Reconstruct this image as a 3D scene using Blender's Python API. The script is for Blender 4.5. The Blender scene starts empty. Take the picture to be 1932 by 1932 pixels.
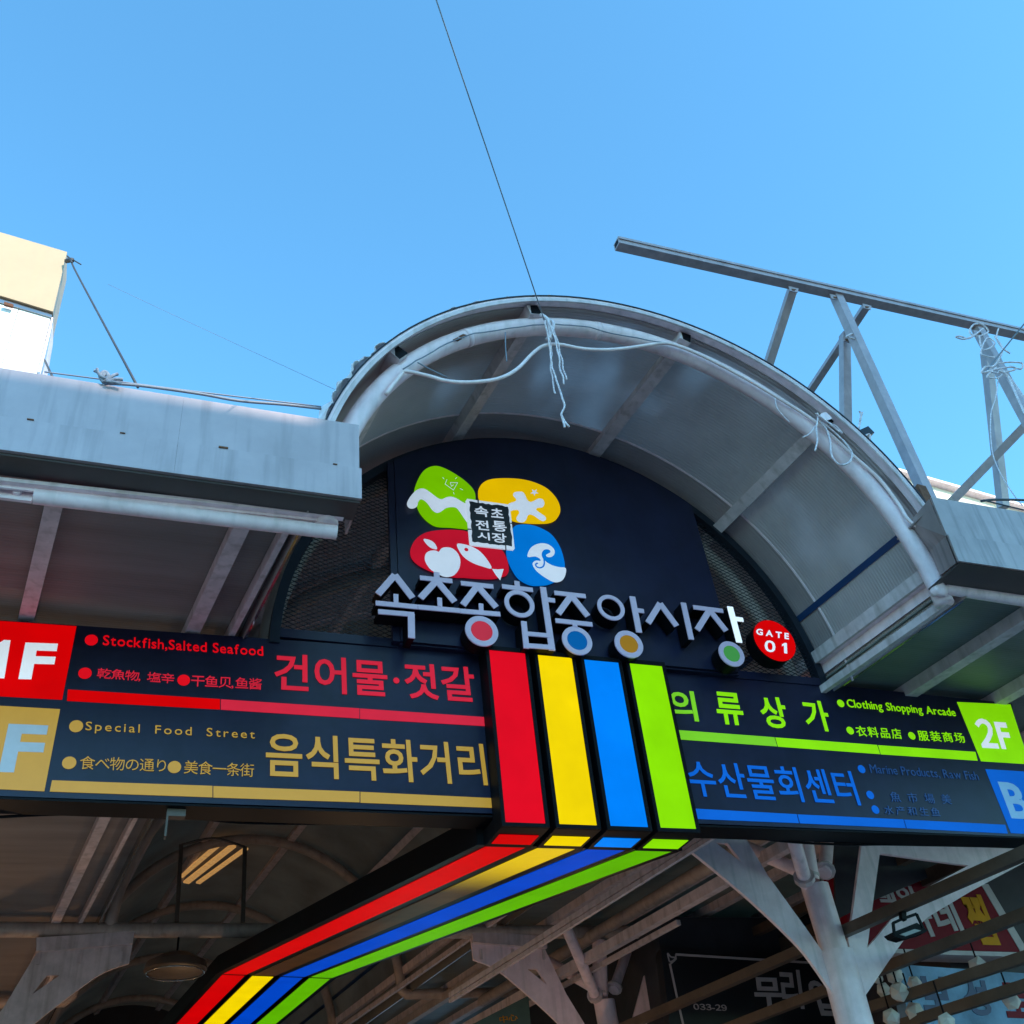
import bpy, bmesh, math, random
from mathutils import Vector, Matrix, noise
random.seed(7)
S = bpy.context.scene
COL = S.collection
PI = math.pi

# ------------------------------------------------------------------ camera
F_PX, C0 = 1934.56, 966.0            # focal length and centre on a 1932 px wide frame
CAM = Vector((0, 0, 1.6))
pitch, roll, yaw = (math.radians(a) for a in (37.258, -6.986, 23.714))
fw = Vector((math.sin(yaw) * math.cos(pitch), math.cos(yaw) * math.cos(pitch), math.sin(pitch)))
rt = Vector((math.cos(yaw), -math.sin(yaw), 0))
up = rt.cross(fw)
RT = math.cos(roll) * rt + math.sin(roll) * up
UP = -math.sin(roll) * rt + math.cos(roll) * up
cd = bpy.data.cameras.new('camera')
cam = bpy.data.objects.new('camera', cd)
COL.objects.link(cam)
cam.matrix_world = Matrix(((RT.x, UP.x, -fw.x, CAM.x), (RT.y, UP.y, -fw.y, CAM.y), (RT.z, UP.z, -fw.z, CAM.z), (0, 0, 0, 1)))
cd.sensor_width = 36
cd.lens = 36 * F_PX / 1932
cd.clip_start, cd.clip_end = 0.05, 3000
S.camera = cam

# ------------------------------------------------------------------ sky, sun, exposure
SUN_EL = math.radians(30)
SUN = Vector((0.35, -0.937, 0)).normalized() * math.cos(SUN_EL) + Vector((0, 0, math.sin(SUN_EL)))
w = bpy.data.worlds.new('World'); S.world = w; w.use_nodes = True
wn = w.node_tree.nodes; wl = w.node_tree.links
bg = wn['Background']
sky = wn.new('ShaderNodeTexSky'); sky.sky_type = 'NISHITA'; sky.sun_disc = False
sky.sun_elevation = SUN_EL; sky.sun_rotation = math.atan2(SUN.x, SUN.y)
sky.air_density = 1.0; sky.dust_density = 0.3; sky.ozone_density = 1.6
tint = wn.new('ShaderNodeMix'); tint.data_type = 'RGBA'; tint.blend_type = 'MULTIPLY'
tint.inputs[0].default_value = 1.0
tint.inputs[7].default_value = (0.545, 1.06, 1.15, 1)
wl.new(sky.outputs[0], tint.inputs[6]); wl.new(tint.outputs[2], bg.inputs[0])
bg.inputs[1].default_value = 0.15
sd = bpy.data.lights.new('sun', 'SUN'); sd.energy = 2.2; sd.angle = math.radians(0.5); sd.color = (1, 0.93, 0.82)
so = bpy.data.objects.new('sun', sd); COL.objects.link(so)
so.rotation_euler = SUN.to_track_quat('Z', 'Y').to_euler()
S.view_settings.view_transform = 'Standard'; S.view_settings.look = 'None'
EXPO = 1.5
S.view_settings.exposure = EXPO; S.view_settings.gamma = 1.0; S.view_settings.use_curve_mapping = False
S.cycles.max_bounces = 8

# ------------------------------------------------------------------ pixel -> place
K = 1932 / 3024
def ray(u, v): return RT * ((u - C0) / F_PX) - UP * ((v - C0) / F_PX) + fw
def PY(p, Y):
    d = ray(*p); return CAM + d * (Y / d.y)
def PZ(p, Z):
    d = ray(*p); return CAM + d * ((Z - CAM.z) / d.z)
def crop(x0, y0, wd):
    k = wd / 1932
    return lambda x, y: ((x0 + x * k) * K, (y0 + y * k) * K)
c1, c2, c3 = crop(0, 600, 1100), crop(900, 800, 1100), crop(1924, 600, 1100)
c4, c5, c6 = crop(0, 1700, 1100), crop(1000, 1300, 1100), crop(1924, 1700, 1100)
e6, r1, b0 = crop(1100, 1250, 600), crop(2024, 1400, 1000), crop(0, 2350, 1000)
d0, d3, d4, d5 = crop(0, 2324, 700), crop(1200, 2324, 700), crop(1800, 2324, 700), crop(2324, 2324, 700)
k8 = crop(1300, 2300, 800)

# ------------------------------------------------------------------ materials
def lin(r, g, b):
    f = lambda c: (c / 255) / 12.92 if c / 255 <= 0.04045 else (((c / 255) + 0.055) / 1.055) ** 2.4
    return (f(r), f(g), f(b))
MATS = {}
def mat(name, col, rough=0.5, metal=0.0, var=0.15, scale=3.0, bump=0.0, bscale=60.0, emit=None, estr=1.0,
        streak=0.0, streak_col=(0.05, 0.04, 0.035), trans=0.0, patch=0.0, uneven=0.0, coat=0.0, stretch=(1, 1, 1), wave=0.0, wscale=60, spec=0.5):
    m = bpy.data.materials.new(name); m.use_nodes = True
    n, l = m.node_tree.nodes, m.node_tree.links
    p = n['Principled BSDF']
    p.inputs['Roughness'].default_value = rough; p.inputs['Metallic'].default_value = metal
    p.inputs['Coat Weight'].default_value = coat; p.inputs['Specular IOR Level'].default_value = spec
    tc = n.new('ShaderNodeNewGeometry'); mp = n.new('ShaderNodeMapping')
    l.new(tc.outputs['Position'], mp.inputs[0]); mp.inputs['Scale'].default_value = stretch
    nz = n.new('ShaderNodeTexNoise'); nz.inputs['Scale'].default_value = scale; nz.inputs['Detail'].default_value = 6
    nz.inputs['Roughness'].default_value = 0.65
    l.new(mp.outputs[0], nz.inputs[0])
    rp = n.new('ShaderNodeValToRGB')
    rp.color_ramp.elements[0].position, rp.color_ramp.elements[1].position = 0.3, 0.7
    a = tuple(min(1, c * (1 - var)) for c in col) + (1,); b = tuple(min(1, c * (1 + var)) for c in col) + (1,)
    rp.color_ramp.elements[0].color, rp.color_ramp.elements[1].color = a, b
    l.new(nz.outputs[0], rp.inputs[0]); out = rp.outputs[0]
    if streak > 0:
        m2 = n.new('ShaderNodeMapping'); m2.inputs['Scale'].default_value = (5, 5, 0.35)
        n2 = n.new('ShaderNodeTexNoise'); n2.inputs['Scale'].default_value = 2.2; n2.inputs['Detail'].default_value = 8
        l.new(tc.outputs['Position'], m2.inputs[0]); l.new(m2.outputs[0], n2.inputs[0])
        r2 = n.new('ShaderNodeValToRGB'); r2.color_ramp.elements[0].position = 0.5; r2.color_ramp.elements[1].position = 0.78
        r2.color_ramp.elements[1].color = (streak, streak, streak, 1)
        l.new(n2.outputs[0], r2.inputs[0])
        mx = n.new('ShaderNodeMix'); mx.data_type = 'RGBA'
        l.new(r2.outputs[0], mx.inputs[0]); l.new(out, mx.inputs[6]); mx.inputs[7].default_value = streak_col + (1,)
        out = mx.outputs[2]
    l.new(out, p.inputs['Base Color'])
    if bump > 0 or wave > 0:
        bp = n.new('ShaderNodeBump'); bp.inputs['Strength'].default_value = max(bump, wave); bp.inputs['Distance'].default_value = 0.01
        if wave > 0:
            wv = n.new('ShaderNodeTexWave'); wv.bands_direction = 'Y'; wv.inputs['Scale'].default_value = wscale
            l.new(tc.outputs['Position'], wv.inputs[0]); l.new(wv.outputs[1], bp.inputs['Height'])
        else:
            n3 = n.new('ShaderNodeTexNoise'); n3.inputs['Scale'].default_value = bscale; n3.inputs['Detail'].default_value = 4
            l.new(tc.outputs['Position'], n3.inputs[0]); l.new(n3.outputs[0], bp.inputs['Height'])
        l.new(bp.outputs[0], p.inputs['Normal'])
    if emit:
        p.inputs['Emission Color'].default_value = tuple(emit) + (1,); p.inputs['Emission Strength'].default_value = estr / 2 ** EXPO
        if uneven > 0:
            un = n.new('ShaderNodeTexNoise'); un.inputs['Scale'].default_value = 2.6; un.inputs['Detail'].default_value = 3
            um = n.new('ShaderNodeMapRange'); um.inputs[1].default_value, um.inputs[2].default_value = .3, .7
            um.inputs[3].default_value, um.inputs[4].default_value = estr / 2 ** EXPO * (1 - uneven), estr / 2 ** EXPO * (1 + uneven * .6)
            l.new(tc.outputs['Position'], un.inputs[0]); l.new(un.outputs[0], um.inputs[0]); l.new(um.outputs[0], p.inputs['Emission Strength'])
    if trans > 0:
        tr = n.new('ShaderNodeBsdfTranslucent'); l.new(out, tr.inputs[0]); ms = n.new('ShaderNodeMixShader')
        ms.inputs[0].default_value = trans
        if patch > 0:  # light patches on the sheet, put in as noise in its translucency
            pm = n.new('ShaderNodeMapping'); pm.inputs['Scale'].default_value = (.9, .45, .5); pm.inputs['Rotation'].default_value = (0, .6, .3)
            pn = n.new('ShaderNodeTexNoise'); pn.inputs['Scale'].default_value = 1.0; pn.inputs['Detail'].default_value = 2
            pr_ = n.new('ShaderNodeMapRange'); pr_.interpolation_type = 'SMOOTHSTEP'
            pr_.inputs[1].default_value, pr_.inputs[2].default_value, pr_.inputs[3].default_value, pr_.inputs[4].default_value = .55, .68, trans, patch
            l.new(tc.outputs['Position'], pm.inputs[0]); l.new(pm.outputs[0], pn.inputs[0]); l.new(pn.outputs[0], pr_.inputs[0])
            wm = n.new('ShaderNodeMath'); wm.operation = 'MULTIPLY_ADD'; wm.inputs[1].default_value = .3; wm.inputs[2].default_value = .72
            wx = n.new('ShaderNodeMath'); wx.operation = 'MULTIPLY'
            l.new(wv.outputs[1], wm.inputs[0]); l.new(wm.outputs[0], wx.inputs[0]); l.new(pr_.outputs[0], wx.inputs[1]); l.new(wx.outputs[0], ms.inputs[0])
        l.new(p.outputs[0], ms.inputs[1]); l.new(tr.outputs[0], ms.inputs[2]); l.new(ms.outputs[0], n['Material Output'].inputs[0])
    MATS[name] = m
    return m
def lit(name, rgb, strength=1.0, base=None):
    c = lin(*rgb)
    return mat(name, base or tuple(x * 0.10 for x in c), rough=0.6, spec=0.03, uneven=0.10, var=0.04, scale=9, emit=c, estr=strength)

M_ALU = mat('fascia_metal', (0.44, 0.34, 0.35), 0.42, 0.35, 0.12, 1.4, bump=0.05, bscale=4, streak=0.5, streak_col=(0.17, 0.14, 0.14))
M_ALU2 = mat('stained_fascia_metal', (0.39, 0.30, 0.29), 0.42, 0.35, 0.2, 1.4, bump=0.05, bscale=4, streak=0.85, streak_col=(0.12, 0.10, 0.10))
M_STAIN = mat('stainless', (0.34, 0.33, 0.33), 0.2, 0.9, 0.1, 2)
M_WHITE = mat('white_paint', (0.93, 0.70, 0.74), 0.45, 0, 0.12, 5, bump=0.08, bscale=20, streak=0.35, streak_col=(0.22, 0.19, 0.17))
M_GREY = mat('grey_paint', (0.64, 0.52, 0.53), 0.5, 0, 0.18, 5, bump=0.08, bscale=30, streak=0.5, streak_col=(0.16, 0.10, 0.06))
M_INNER = mat('arcade_steel_paint', (0.42, 0.33, 0.29), 0.5, 0, 0.2, 4, bump=0.08, bscale=30, streak=0.4, streak_col=(0.12, 0.08, 0.05))
M_TRUSS = mat('galvanised', (0.42, 0.31, 0.31), 0.38, 0.3, 0.15, 6, bump=0.04, bscale=30, streak=0.3, streak_col=(0.14, 0.10, 0.09))
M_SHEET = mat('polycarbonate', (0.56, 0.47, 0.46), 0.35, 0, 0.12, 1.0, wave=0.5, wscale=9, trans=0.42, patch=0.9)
M_SHEET_IN = mat('polycarbonate_dim', (0.27, 0.235, 0.20), 0.5, 0, 0.25, 0.9, wave=0.2, wscale=14, trans=0.26)  # darker copy of the roof sheet; the arcade's dimness is in its colour
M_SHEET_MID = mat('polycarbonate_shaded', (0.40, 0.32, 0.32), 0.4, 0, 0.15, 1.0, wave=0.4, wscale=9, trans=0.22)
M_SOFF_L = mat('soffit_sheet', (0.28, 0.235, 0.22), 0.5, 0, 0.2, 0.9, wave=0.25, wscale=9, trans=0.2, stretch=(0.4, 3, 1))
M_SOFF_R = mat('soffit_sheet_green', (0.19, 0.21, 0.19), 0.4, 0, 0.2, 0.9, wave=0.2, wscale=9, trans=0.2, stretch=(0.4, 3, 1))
M_DARK = mat('dark_steel', (0.012, 0.016, 0.026), 0.45, 0, 0.3, 4, bump=0.02, spec=0.25)
M_NAVY = mat('navy_panel', (0.012, 0.013, 0.036), 0.34, 0, 0.3, 2.5, streak=0.25, streak_col=(0.02, 0.024, 0.04), spec=0.28)
M_BLACK = mat('black_housing', (0.004, 0.004, 0.006), 0.5, 0, 0.3, 5, spec=0.1)
M_LETTER = mat('letter_face', (0.50, 0.38, 0.44), 0.3, 0.0, 0.08, 6, emit=lin(112, 124, 170), estr=0.35)
M_LETTER_W = lit('letter_face_white', (235, 245, 255), 0.75, (0.7, 0.75, 0.8))
M_RED = lit('lit_red', (232, 8, 34), 0.9); M_RED2 = lit('lit_red_deep', (222, 0, 4), 0.85)
M_YEL = lit('lit_yellow', (250, 218, 0), 0.95); M_BLU = lit('lit_blue', (0, 132, 252), 0.95); M_GRN = lit('lit_green', (140, 228, 2), 0.95)
M_BLU2 = lit('lit_blue_deep', (0, 72, 205), 0.9); M_GRN2 = lit('lit_green_deep', (96, 185, 0), 0.9)
M_TRED = lit('text_red', (215, 30, 52), 0.72, (0.35, 0.02, 0.04)); M_TRED2 = lit('text_red_bright', (218, 0, 12), 0.85, (0.35, 0.01, 0.02))
M_TYEL = mat('text_mustard', (0.40, 0.18, 0.02), 0.45, 0, 0.08, 5, emit=lin(170, 128, 25), estr=0.7)
M_TGRN = lit('text_green', (112, 190, 18), 0.75, (0.2, 0.4, 0.03)); M_TGRN2 = lit('text_green_bright', (130, 215, 0), 0.85, (0.2, 0.4, 0.01))
M_TBLU = lit('text_blue', (8, 88, 196), 0.7, (0.01, 0.10, 0.35)); M_TBLU_DIM = mat('text_blue_dim', (0.012, 0.05, 0.16), 0.4, emit=lin(14, 50, 105), estr=0.5)
M_WTXT = lit('text_white', (225, 228, 238), 0.65, (0.7, 0.7, 0.72)); M_GTXT = mat('text_grey', (0.42, 0.46, 0.52), 0.4, emit=lin(150, 158, 170), estr=0.25)
M_BTXT = mat('text_pale_blue', (0.25, 0.42, 0.60), 0.4, emit=lin(90, 140, 190), estr=0.35)
M_DRED = lit('disc_red', (215, 62, 88), 0.6); M_DBLU = lit('disc_blue', (8, 112, 198), 0.6)
M_DYEL = lit('disc_mustard', (190, 148, 48), 0.5); M_DGRN = lit('disc_green', (75, 170, 88), 0.6)
M_EGRN = lit('emblem_green', (122, 202, 0), 0.8); M_EYEL = lit('emblem_yellow', (235, 192, 0), 0.85)
M_ERED = lit('emblem_red', (205, 22, 50), 0.75); M_EBLU = lit('emblem_blue', (0, 122, 222), 0.85); M_EWHT = lit('emblem_white', (208, 222, 240), 0.62, (0.45, 0.42, 0.45))
M_CREAM = mat('cream_lightbox', (0.50, 0.355, 0.22), 0.4, 0, 0.05, 2, streak=0.1, streak_col=(0.7, 0.45, 0.2))
M_WPANEL = mat('white_cladding', (0.82, 0.80, 0.76), 0.4, 0, 0.03, 2, streak=0.15, streak_col=(0.6, 0.5, 0.35))
M_ROPE = mat('white_rope', (0.92, 0.70, 0.74), 0.8, 0, 0.3, 30, bump=0.6, bscale=150)
M_HOSE = mat('white_conduit', (0.90, 0.70, 0.70), 0.4, 0, 0.1, 8)
M_WIRE = mat('dark_cable', (0.04, 0.045, 0.055), 0.6)
M_WIRE2 = mat('grey_cable', (0.20, 0.22, 0.27), 0.5)
M_SLAT = mat('brown_rafter', (0.085, 0.055, 0.040), 0.5, 0, 0.3, 3, streak=0.3, stretch=(1, 1, 1))
M_BEIGE = mat('beige_wall', (0.72, 0.62, 0.50), 0.8, 0, 0.08, 1.5, bump=0.05)
M_CONC = mat('concrete_wall', (0.66, 0.62, 0.58), 0.85, 0, 0.15, 1.0, bump=0.1)
M_BRICK = mat('brown_render', (0.56, 0.47, 0.40), 0.85, 0, 0.15, 1.0, bump=0.1)
M_SHOP = mat('dark_shop_wall', (0.035, 0.035, 0.045), 0.7, 0, 0.3, 1.2)
M_GLASS = mat('window_glass', (0.03, 0.04, 0.05), 0.08, 0, 0.1, 1)
M_PAVE = mat('paving', (0.42, 0.39, 0.36), 0.85, 0, 0.2, 1.5, bump=0.2, bscale=25)
M_ASPH = mat('asphalt', (0.05, 0.05, 0.052), 0.9, 0, 0.25, 3, bump=0.3, bscale=80)
M_GROUND = mat('ground', (0.25, 0.235, 0.21), 0.9, 0, 0.2, 0.1)
M_SRED = mat('sign_red', (0.19, 0.006, 0.018), 0.5, 0, 0.15, 3, spec=0.1)
M_SBLU = mat('sign_blue', (0.20, 0.34, 0.50), 0.5, 0, 0.45, 1.2, spec=0.1)
M_SBLK = mat('sign_black', (0.012, 0.014, 0.018), 0.35)
M_STXT = mat('sign_grey_text', (0.50, 0.44, 0.45), 0.5, spec=0.2)
M_SORG = mat('sign_orange_text', (0.62, 0.26, 0.01), 0.5, spec=0.1)
M_SNAVY = mat('sign_navy_text', (0.012, 0.03, 0.12), 0.5)
M_LANT = mat('lantern_plastic', (0.80, 0.74, 0.68), 0.5, trans=0.3)
M_PLAST = mat('torn_plastic', (0.95, 0.80, 0.82), 0.4, 0, 0.2, 8, trans=0.25)
M_TARP = mat('blue_tarp', (0.02, 0.16, 0.45), 0.5)
M_BSTRIP = mat('blue_strip', (0.01, 0.04, 0.12), 0.3)
M_RUST = mat('rust', (0.16, 0.06, 0.03), 0.9, 0, 0.4, 20)
M_BULB = mat('warm_bulb', (0.9, 0.7, 0.4), 0.4, emit=(1.0, 0.55, 0.2), estr=20)
M_GLOW = mat('warm_glow_strip', (0.9, 0.7, 0.4), 0.4, 0, 0.3, 12, emit=lin(205, 150, 85), estr=0.6)

# ------------------------------------------------------------------ builders
WL = {}
def obj(name, verts, faces, m, parent=None, smooth=False):
    off = WL[parent.name] if parent else Vector((0, 0, 0))
    me = bpy.data.meshes.new(name)
    me.from_pydata([tuple(Vector(v) - off) for v in verts], [], faces)
    bm = bmesh.new(); bm.from_mesh(me); bmesh.ops.recalc_face_normals(bm, faces=bm.faces); bm.to_mesh(me); bm.free()
    if smooth:
        me.polygons.foreach_set('use_smooth', [True] * len(me.polygons))
        if smooth == 'auto':
            try: me.set_sharp_from_angle(angle=math.radians(40))
            except Exception: pass
    me.materials.append(m)
    o = bpy.data.objects.new(name, me); COL.objects.link(o)
    o.parent = parent; WL[o.name] = off
    return o
def tag(o, label=None, cat=None, group=None, kind=None):
    if label: o['label'] = label
    if cat: o['category'] = cat
    if group: o['group'] = group
    if kind: o['kind'] = kind
    return o
def thing(name, label, cat, loc=(0, 0, 0), group=None):
    o = bpy.data.objects.new(name, None); COL.objects.link(o); o.location = loc; o.empty_display_size = 0.1
    WL[o.name] = Vector(loc)
    return tag(o, label, cat, group)
class MB:
    def __init__(s): s.v = []; s.f = []
    def add(s, v, f):
        b = len(s.v); s.v += [Vector(x) for x in v]; s.f += [tuple(i + b for i in q) for q in f]; return s
    def box(s, a, b):
        x0, y0, z0 = a; x1, y1, z1 = b
        return s.add([(x0, y0, z0), (x1, y0, z0), (x1, y1, z0), (x0, y1, z0), (x0, y0, z1), (x1, y0, z1), (x1, y1, z1), (x0, y1, z1)],
                     [(0, 3, 2, 1), (4, 5, 6, 7), (0, 1, 5, 4), (1, 2, 6, 5), (2, 3, 7, 6), (3, 0, 4, 7)])
    def bar(s, p, q, wd, ht, upv=(0, 0, 1)):
        p, q = Vector(p), Vector(q); d = (q - p).normalized(); u = Vector(upv)
        sx = d.cross(u)
        if sx.length < 1e-4: sx = d.cross(Vector((0, 1, 0)))
        sx.normalize(); u = sx.cross(d)
        vs = []
        for c in (p, q):
            for a, b in ((-1, -1), (1, -1), (1, 1), (-1, 1)): vs.append(c + sx * (a * wd / 2) + u * (b * ht / 2))
        return s.add(vs, [(0, 1, 2, 3), (7, 6, 5, 4), (0, 4, 5, 1), (1, 5, 6, 2), (2, 6, 7, 3), (3, 7, 4, 0)])
    def tube(s, pts, r, n=10, cap=True):
        pts = [Vector(p) for p in pts]; rr = r if isinstance(r, (list, tuple)) else [r] * len(pts)
        b = len(s.v); nrm = None
        for i, p in enumerate(pts):
            d = (pts[min(i + 1, len(pts) - 1)] - pts[max(i - 1, 0)]).normalized()
            if nrm is None:
                nrm = d.orthogonal().normalized()
            nrm = (nrm - d * nrm.dot(d)).normalized(); bn = d.cross(nrm)
            for k in range(n):
                a = 2 * PI * k / n; s.v.append(p + (nrm * math.cos(a) + bn * math.sin(a)) * rr[i])
        for i in range(len(pts) - 1):
            for k in range(n):
                k2 = (k + 1) % n; s.f.append((b + i * n + k, b + i * n + k2, b + (i + 1) * n + k2, b + (i + 1) * n + k))
        if cap:
            s.f.append(tuple(b + k for k in range(n))); s.f.append(tuple(b + (len(pts) - 1) * n + k for k in reversed(range(n))))
        return s
    def prism(s, loop, d):
        d = Vector(d); n = len(loop); loop = [Vector(p) for p in loop]
        fs = [tuple(range(n)), tuple(range(2 * n - 1, n - 1, -1))] + [(i, i + n, (i + 1) % n + n, (i + 1) % n) for i in range(n)]
        return s.add(loop + [p + d for p in loop], fs)
    def holed(s, outer, holes, d):
        bm = bmesh.new(); es = []
        for lp in [outer] + holes:
            vs = [bm.verts.new(p) for p in lp]
            for i in range(len(vs)): es.append(bm.edges.new((vs[i], vs[(i + 1) % len(vs)])))
        bmesh.ops.triangle_fill(bm, edges=es, use_beauty=True)
        g = bmesh.ops.extrude_face_region(bm, geom=list(bm.faces) )
        bmesh.ops.translate(bm, verts=[x for x in g['geom'] if isinstance(x, bmesh.types.BMVert)], vec=Vector(d))
        bm.verts.ensure_lookup_table(); bm.verts.index_update()
        s.add([v.co.copy() for v in bm.verts], [tuple(v.index for v in f.verts) for f in bm.faces]); bm.free(); return s
    def make(s, name, m, parent=None, smooth=False): return obj(name, s.v, s.f, m, parent, smooth)
def smoothloop(pts, sub=4, closed=True):
    out = []; n = len(pts)
    rng = range(n) if closed else range(n - 1)
    for i in rng:
        g = (lambda k: pts[k % n]) if closed else (lambda k: pts[max(0, min(n - 1, k))])
        p0, p1, p2, p3 = g(i - 1), g(i), g(i + 1), g(i + 2)
        for k in range(sub):
            t = k / sub
            out.append(tuple(0.5 * (2 * b + (c - a) * t + (2 * a - 5 * b + 4 * c - d) * t * t + (3 * b - a - 3 * c + d) * t ** 3)
                             for a, b, c, d in zip(p0, p1, p2, p3)))
    if not closed: out.append(tuple(pts[-1]))
    return out
def slab(name, pix, Y, th, m, parent=None):
    return MB().prism([PY(p, Y) for p in pix], (0, th, 0)).make(name, m, parent)
def blob(name, cr_, pts, Y, th, m, parent, sub=4):
    return slab(name, [cr_(*q) for q in smoothloop(pts, sub)], Y, th, m, parent)
GL = {}
def glyph(ch, bold):
    """one character as an extruded outline, in em units; Latin goes through its full-width form so that it matches the sans face"""
    key = (ch, bold)
    if ch == '1':
        e = bold * .6; o_ = [(.17 - e, 0), (.30 + e, 0), (.30 + e, .72 + e), (.20, .72 + e), (.04, .60), (.04, .49 - e), (.17 - e, .56)]
        GL[key] = ([Vector((x, y, .5)) for x, y in o_] + [Vector((x, y, -.5)) for x, y in o_], [tuple(range(7)), tuple(range(13, 6, -1))] + [(i, i + 7, (i + 1) % 7 + 7, (i + 1) % 7) for i in range(7)])
    if key not in GL:
        u = chr(ord(ch) + 0xFEE0) if ch in '0123456789' else ch
        c = bpy.data.curves.new('g', 'FONT'); c.body = u; c.extrude = 0.5; c.offset = bold; c.resolution_u = 3
        o = bpy.data.objects.new('tmp', c); COL.objects.link(o)
        bpy.context.view_layer.update()
        me = bpy.data.meshes.new_from_object(o.evaluated_get(bpy.context.evaluated_depsgraph_get()))
        vs = [v.co.copy() for v in me.vertices]; fs = [tuple(p.vertices) for p in me.polygons]
        bpy.data.objects.remove(o); bpy.data.meshes.remove(me); bpy.data.curves.remove(c)
        GL[key] = (vs, fs)
    return GL[key]
def text(name, body, BL, BR, TL, Y, m, parent, bold=0.0, th=0.012, spacing=1.0, split=False, gap=.085):
    pen = 0; items = []
    for ch in body:
        if ch == ' ': pen += .32 * spacing; continue
        vs, fs = glyph(ch, bold)
        x0, x1 = min(v.x for v in vs), max(v.x for v in vs)
        if 33 <= ord(ch) <= 126:
            items.append(([Vector((v.x - x0 + pen, v.y, v.z)) for v in vs], fs)); pen += (x1 - x0) + gap * spacing
        elif ch in '·':
            items.append(([Vector((v.x - x0 + pen + .1, v.y, v.z)) for v in vs], fs)); pen += (x1 - x0) + .2
        else:
            items.append(([Vector((v.x + pen, v.y, v.z)) for v in vs], fs)); pen += .93 * spacing
    allv = [v for vs, fs in items for v in vs]
    x0, x1 = min(v.x for v in allv), max(v.x for v in allv); y0, y1 = min(v.y for v in allv), max(v.y for v in allv)
    P0, P1, P2 = PY(BL, Y), PY(BR, Y), PY(TL, Y)
    T = lambda v: P0 + (P1 - P0) * ((v.x - x0) / (x1 - x0)) + (P2 - P0) * ((v.y - y0) / (y1 - y0)) + Vector((0, -th * v.z, 0))
    if split:
        return [obj('character', [T(v) for v in vs], fs, m, parent) for vs, fs in items]
    mb = MB()
    for vs, fs in items: mb.add([T(v) for v in vs], fs)
    return mb.make(name, m, parent)
def disc(name, cpix, Y, r, th, m, parent=None, r_in=None, n=40):
    c = PY(cpix, Y) if isinstance(cpix, tuple) and len(cpix) == 2 else Vector(cpix)
    L = lambda rr: [c + Vector((rr * math.cos(2 * PI * k / n), 0, rr * math.sin(2 * PI * k / n))) for k in range(n)]
    mb = MB()
    if r_in is None: mb.prism(L(r), (0, th, 0))
    else:
        a, b = L(r), L(r_in); d = Vector((0, th, 0)); vs = a + b + [p + d for p in a] + [p + d for p in b]; fs = []
        for k in range(n):
            j = (k + 1) % n
            fs += [(k, j, n + j, n + k), (2 * n + k, 3 * n + k, 3 * n + j, 2 * n + j), (k, 2 * n + k, 2 * n + j, j), (n + k, n + j, 3 * n + j, 3 * n + k)]
        mb.add(vs, fs)
    return mb.make(name, m, parent)
def rope(pix_pts, Y, r, sub=5, wob=0.0):
    """points on planes: each (pixel, Y) or pixel with the common Y"""
    P = [tuple(PY(p, Y)) if not isinstance(p[0], tuple) else tuple(PY(p[0], p[1])) for p in pix_pts]
    Q = [Vector(q) for q in smoothloop(P, sub, False)]
    return [q + Vector((noise.noise(q * 9), noise.noise(q * 9 + Vector((5, 0, 0))), noise.noise(q * 9 + Vector((0, 7, 0))))) * wob for q in Q], r
ZC, RP = 6.36, 2.92
def xc(Y): return 4.10 - 0.110 * (Y - 6.22)
def arcpt(Y, r, a): return Vector((xc(Y) + r * math.cos(a), Y, ZC + r * math.sin(a)))

# ================================================================== SETTING
def ground_sheet():
    o = obj('ground', [(-900, -900, -0.02), (900, -900, -0.02), (900, 900, -0.02), (-900, 900, -0.02)], [(0, 1, 2, 3)], M_GROUND); tag(o, kind='structure')
    o = MB().box((-40, -10, -0.015), (40, 3, 0.0)).make('road', M_ASPH); tag(o, kind='structure')
    o = MB().box((-40, 3.0, -0.015), (40, 60, 0.12)).make('pavement', M_PAVE); tag(o, kind='structure')
    o = MB().box((-40, -16, -0.015), (40, -10, 0.12)).make('pavement_across', M_PAVE); tag(o, kind='structure')
ground_sheet()

def building(name, label, x0, y0, x1, y1, h, m, face='-Y', nx=5, nz=5, z0=0.12, wind=(1.1, 1.5)):
    t = thing(name, label, 'building', ((x0 + x1) / 2, (y0 + y1) / 2, z0))
    MB().box((x0, y0, z0), (x1, y1, h)).make('wall', m, t)
    MB().box((x0 - .1, y0 - .1, h + .002), (x1 + .1, y1 + .1, h + .35)).make('parapet', m, t)
    proto = None
    for i in range(nx):
        for k in range(nz):
            cx_ = x0 + (x1 - x0) * (i + .5) / nx; cz = z0 + 1.4 + (h - z0 - 1.2) * (k + .4) / nz
            yy, s = (y0, -1) if face == '-Y' else (y1, 1)
            ya, yb = sorted((yy + s * .003, yy + s * .05))
            if proto is None:
                fr = MB(); a, b = wind[0] / 2, wind[1] / 2
                fr.box((-a - .06, 0, -b - .06), (-a, .05, b + .06)).box((a, 0, -b - .06), (a + .06, .05, b + .06)).box((-a, 0, b), (a, .05, b + .06)).box((-a, 0, -b - .06), (a, .05, -b)).box((-.02, .005, -b), (.02, .04, b))
                me = bpy.data.meshes.new('window'); me.from_pydata([tuple(v) for v in fr.v], [], fr.f); me.materials.append(M_WHITE)
                g = MB().box((-a, .008, -b), (a, .03, b)); mg = bpy.data.meshes.new('pane'); mg.from_pydata([tuple(v) for v in g.v], [], g.f); mg.materials.append(M_GLASS)
                proto = (me, mg)
            o = bpy.data.objects.new('window', proto[0]); COL.objects.link(o); o.parent = t; o.location = Vector((cx_, ya, cz)) - WL[t.name]
            q = bpy.data.objects.new('pane', proto[1]); COL.objects.link(q); q.parent = o
    return t
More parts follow.
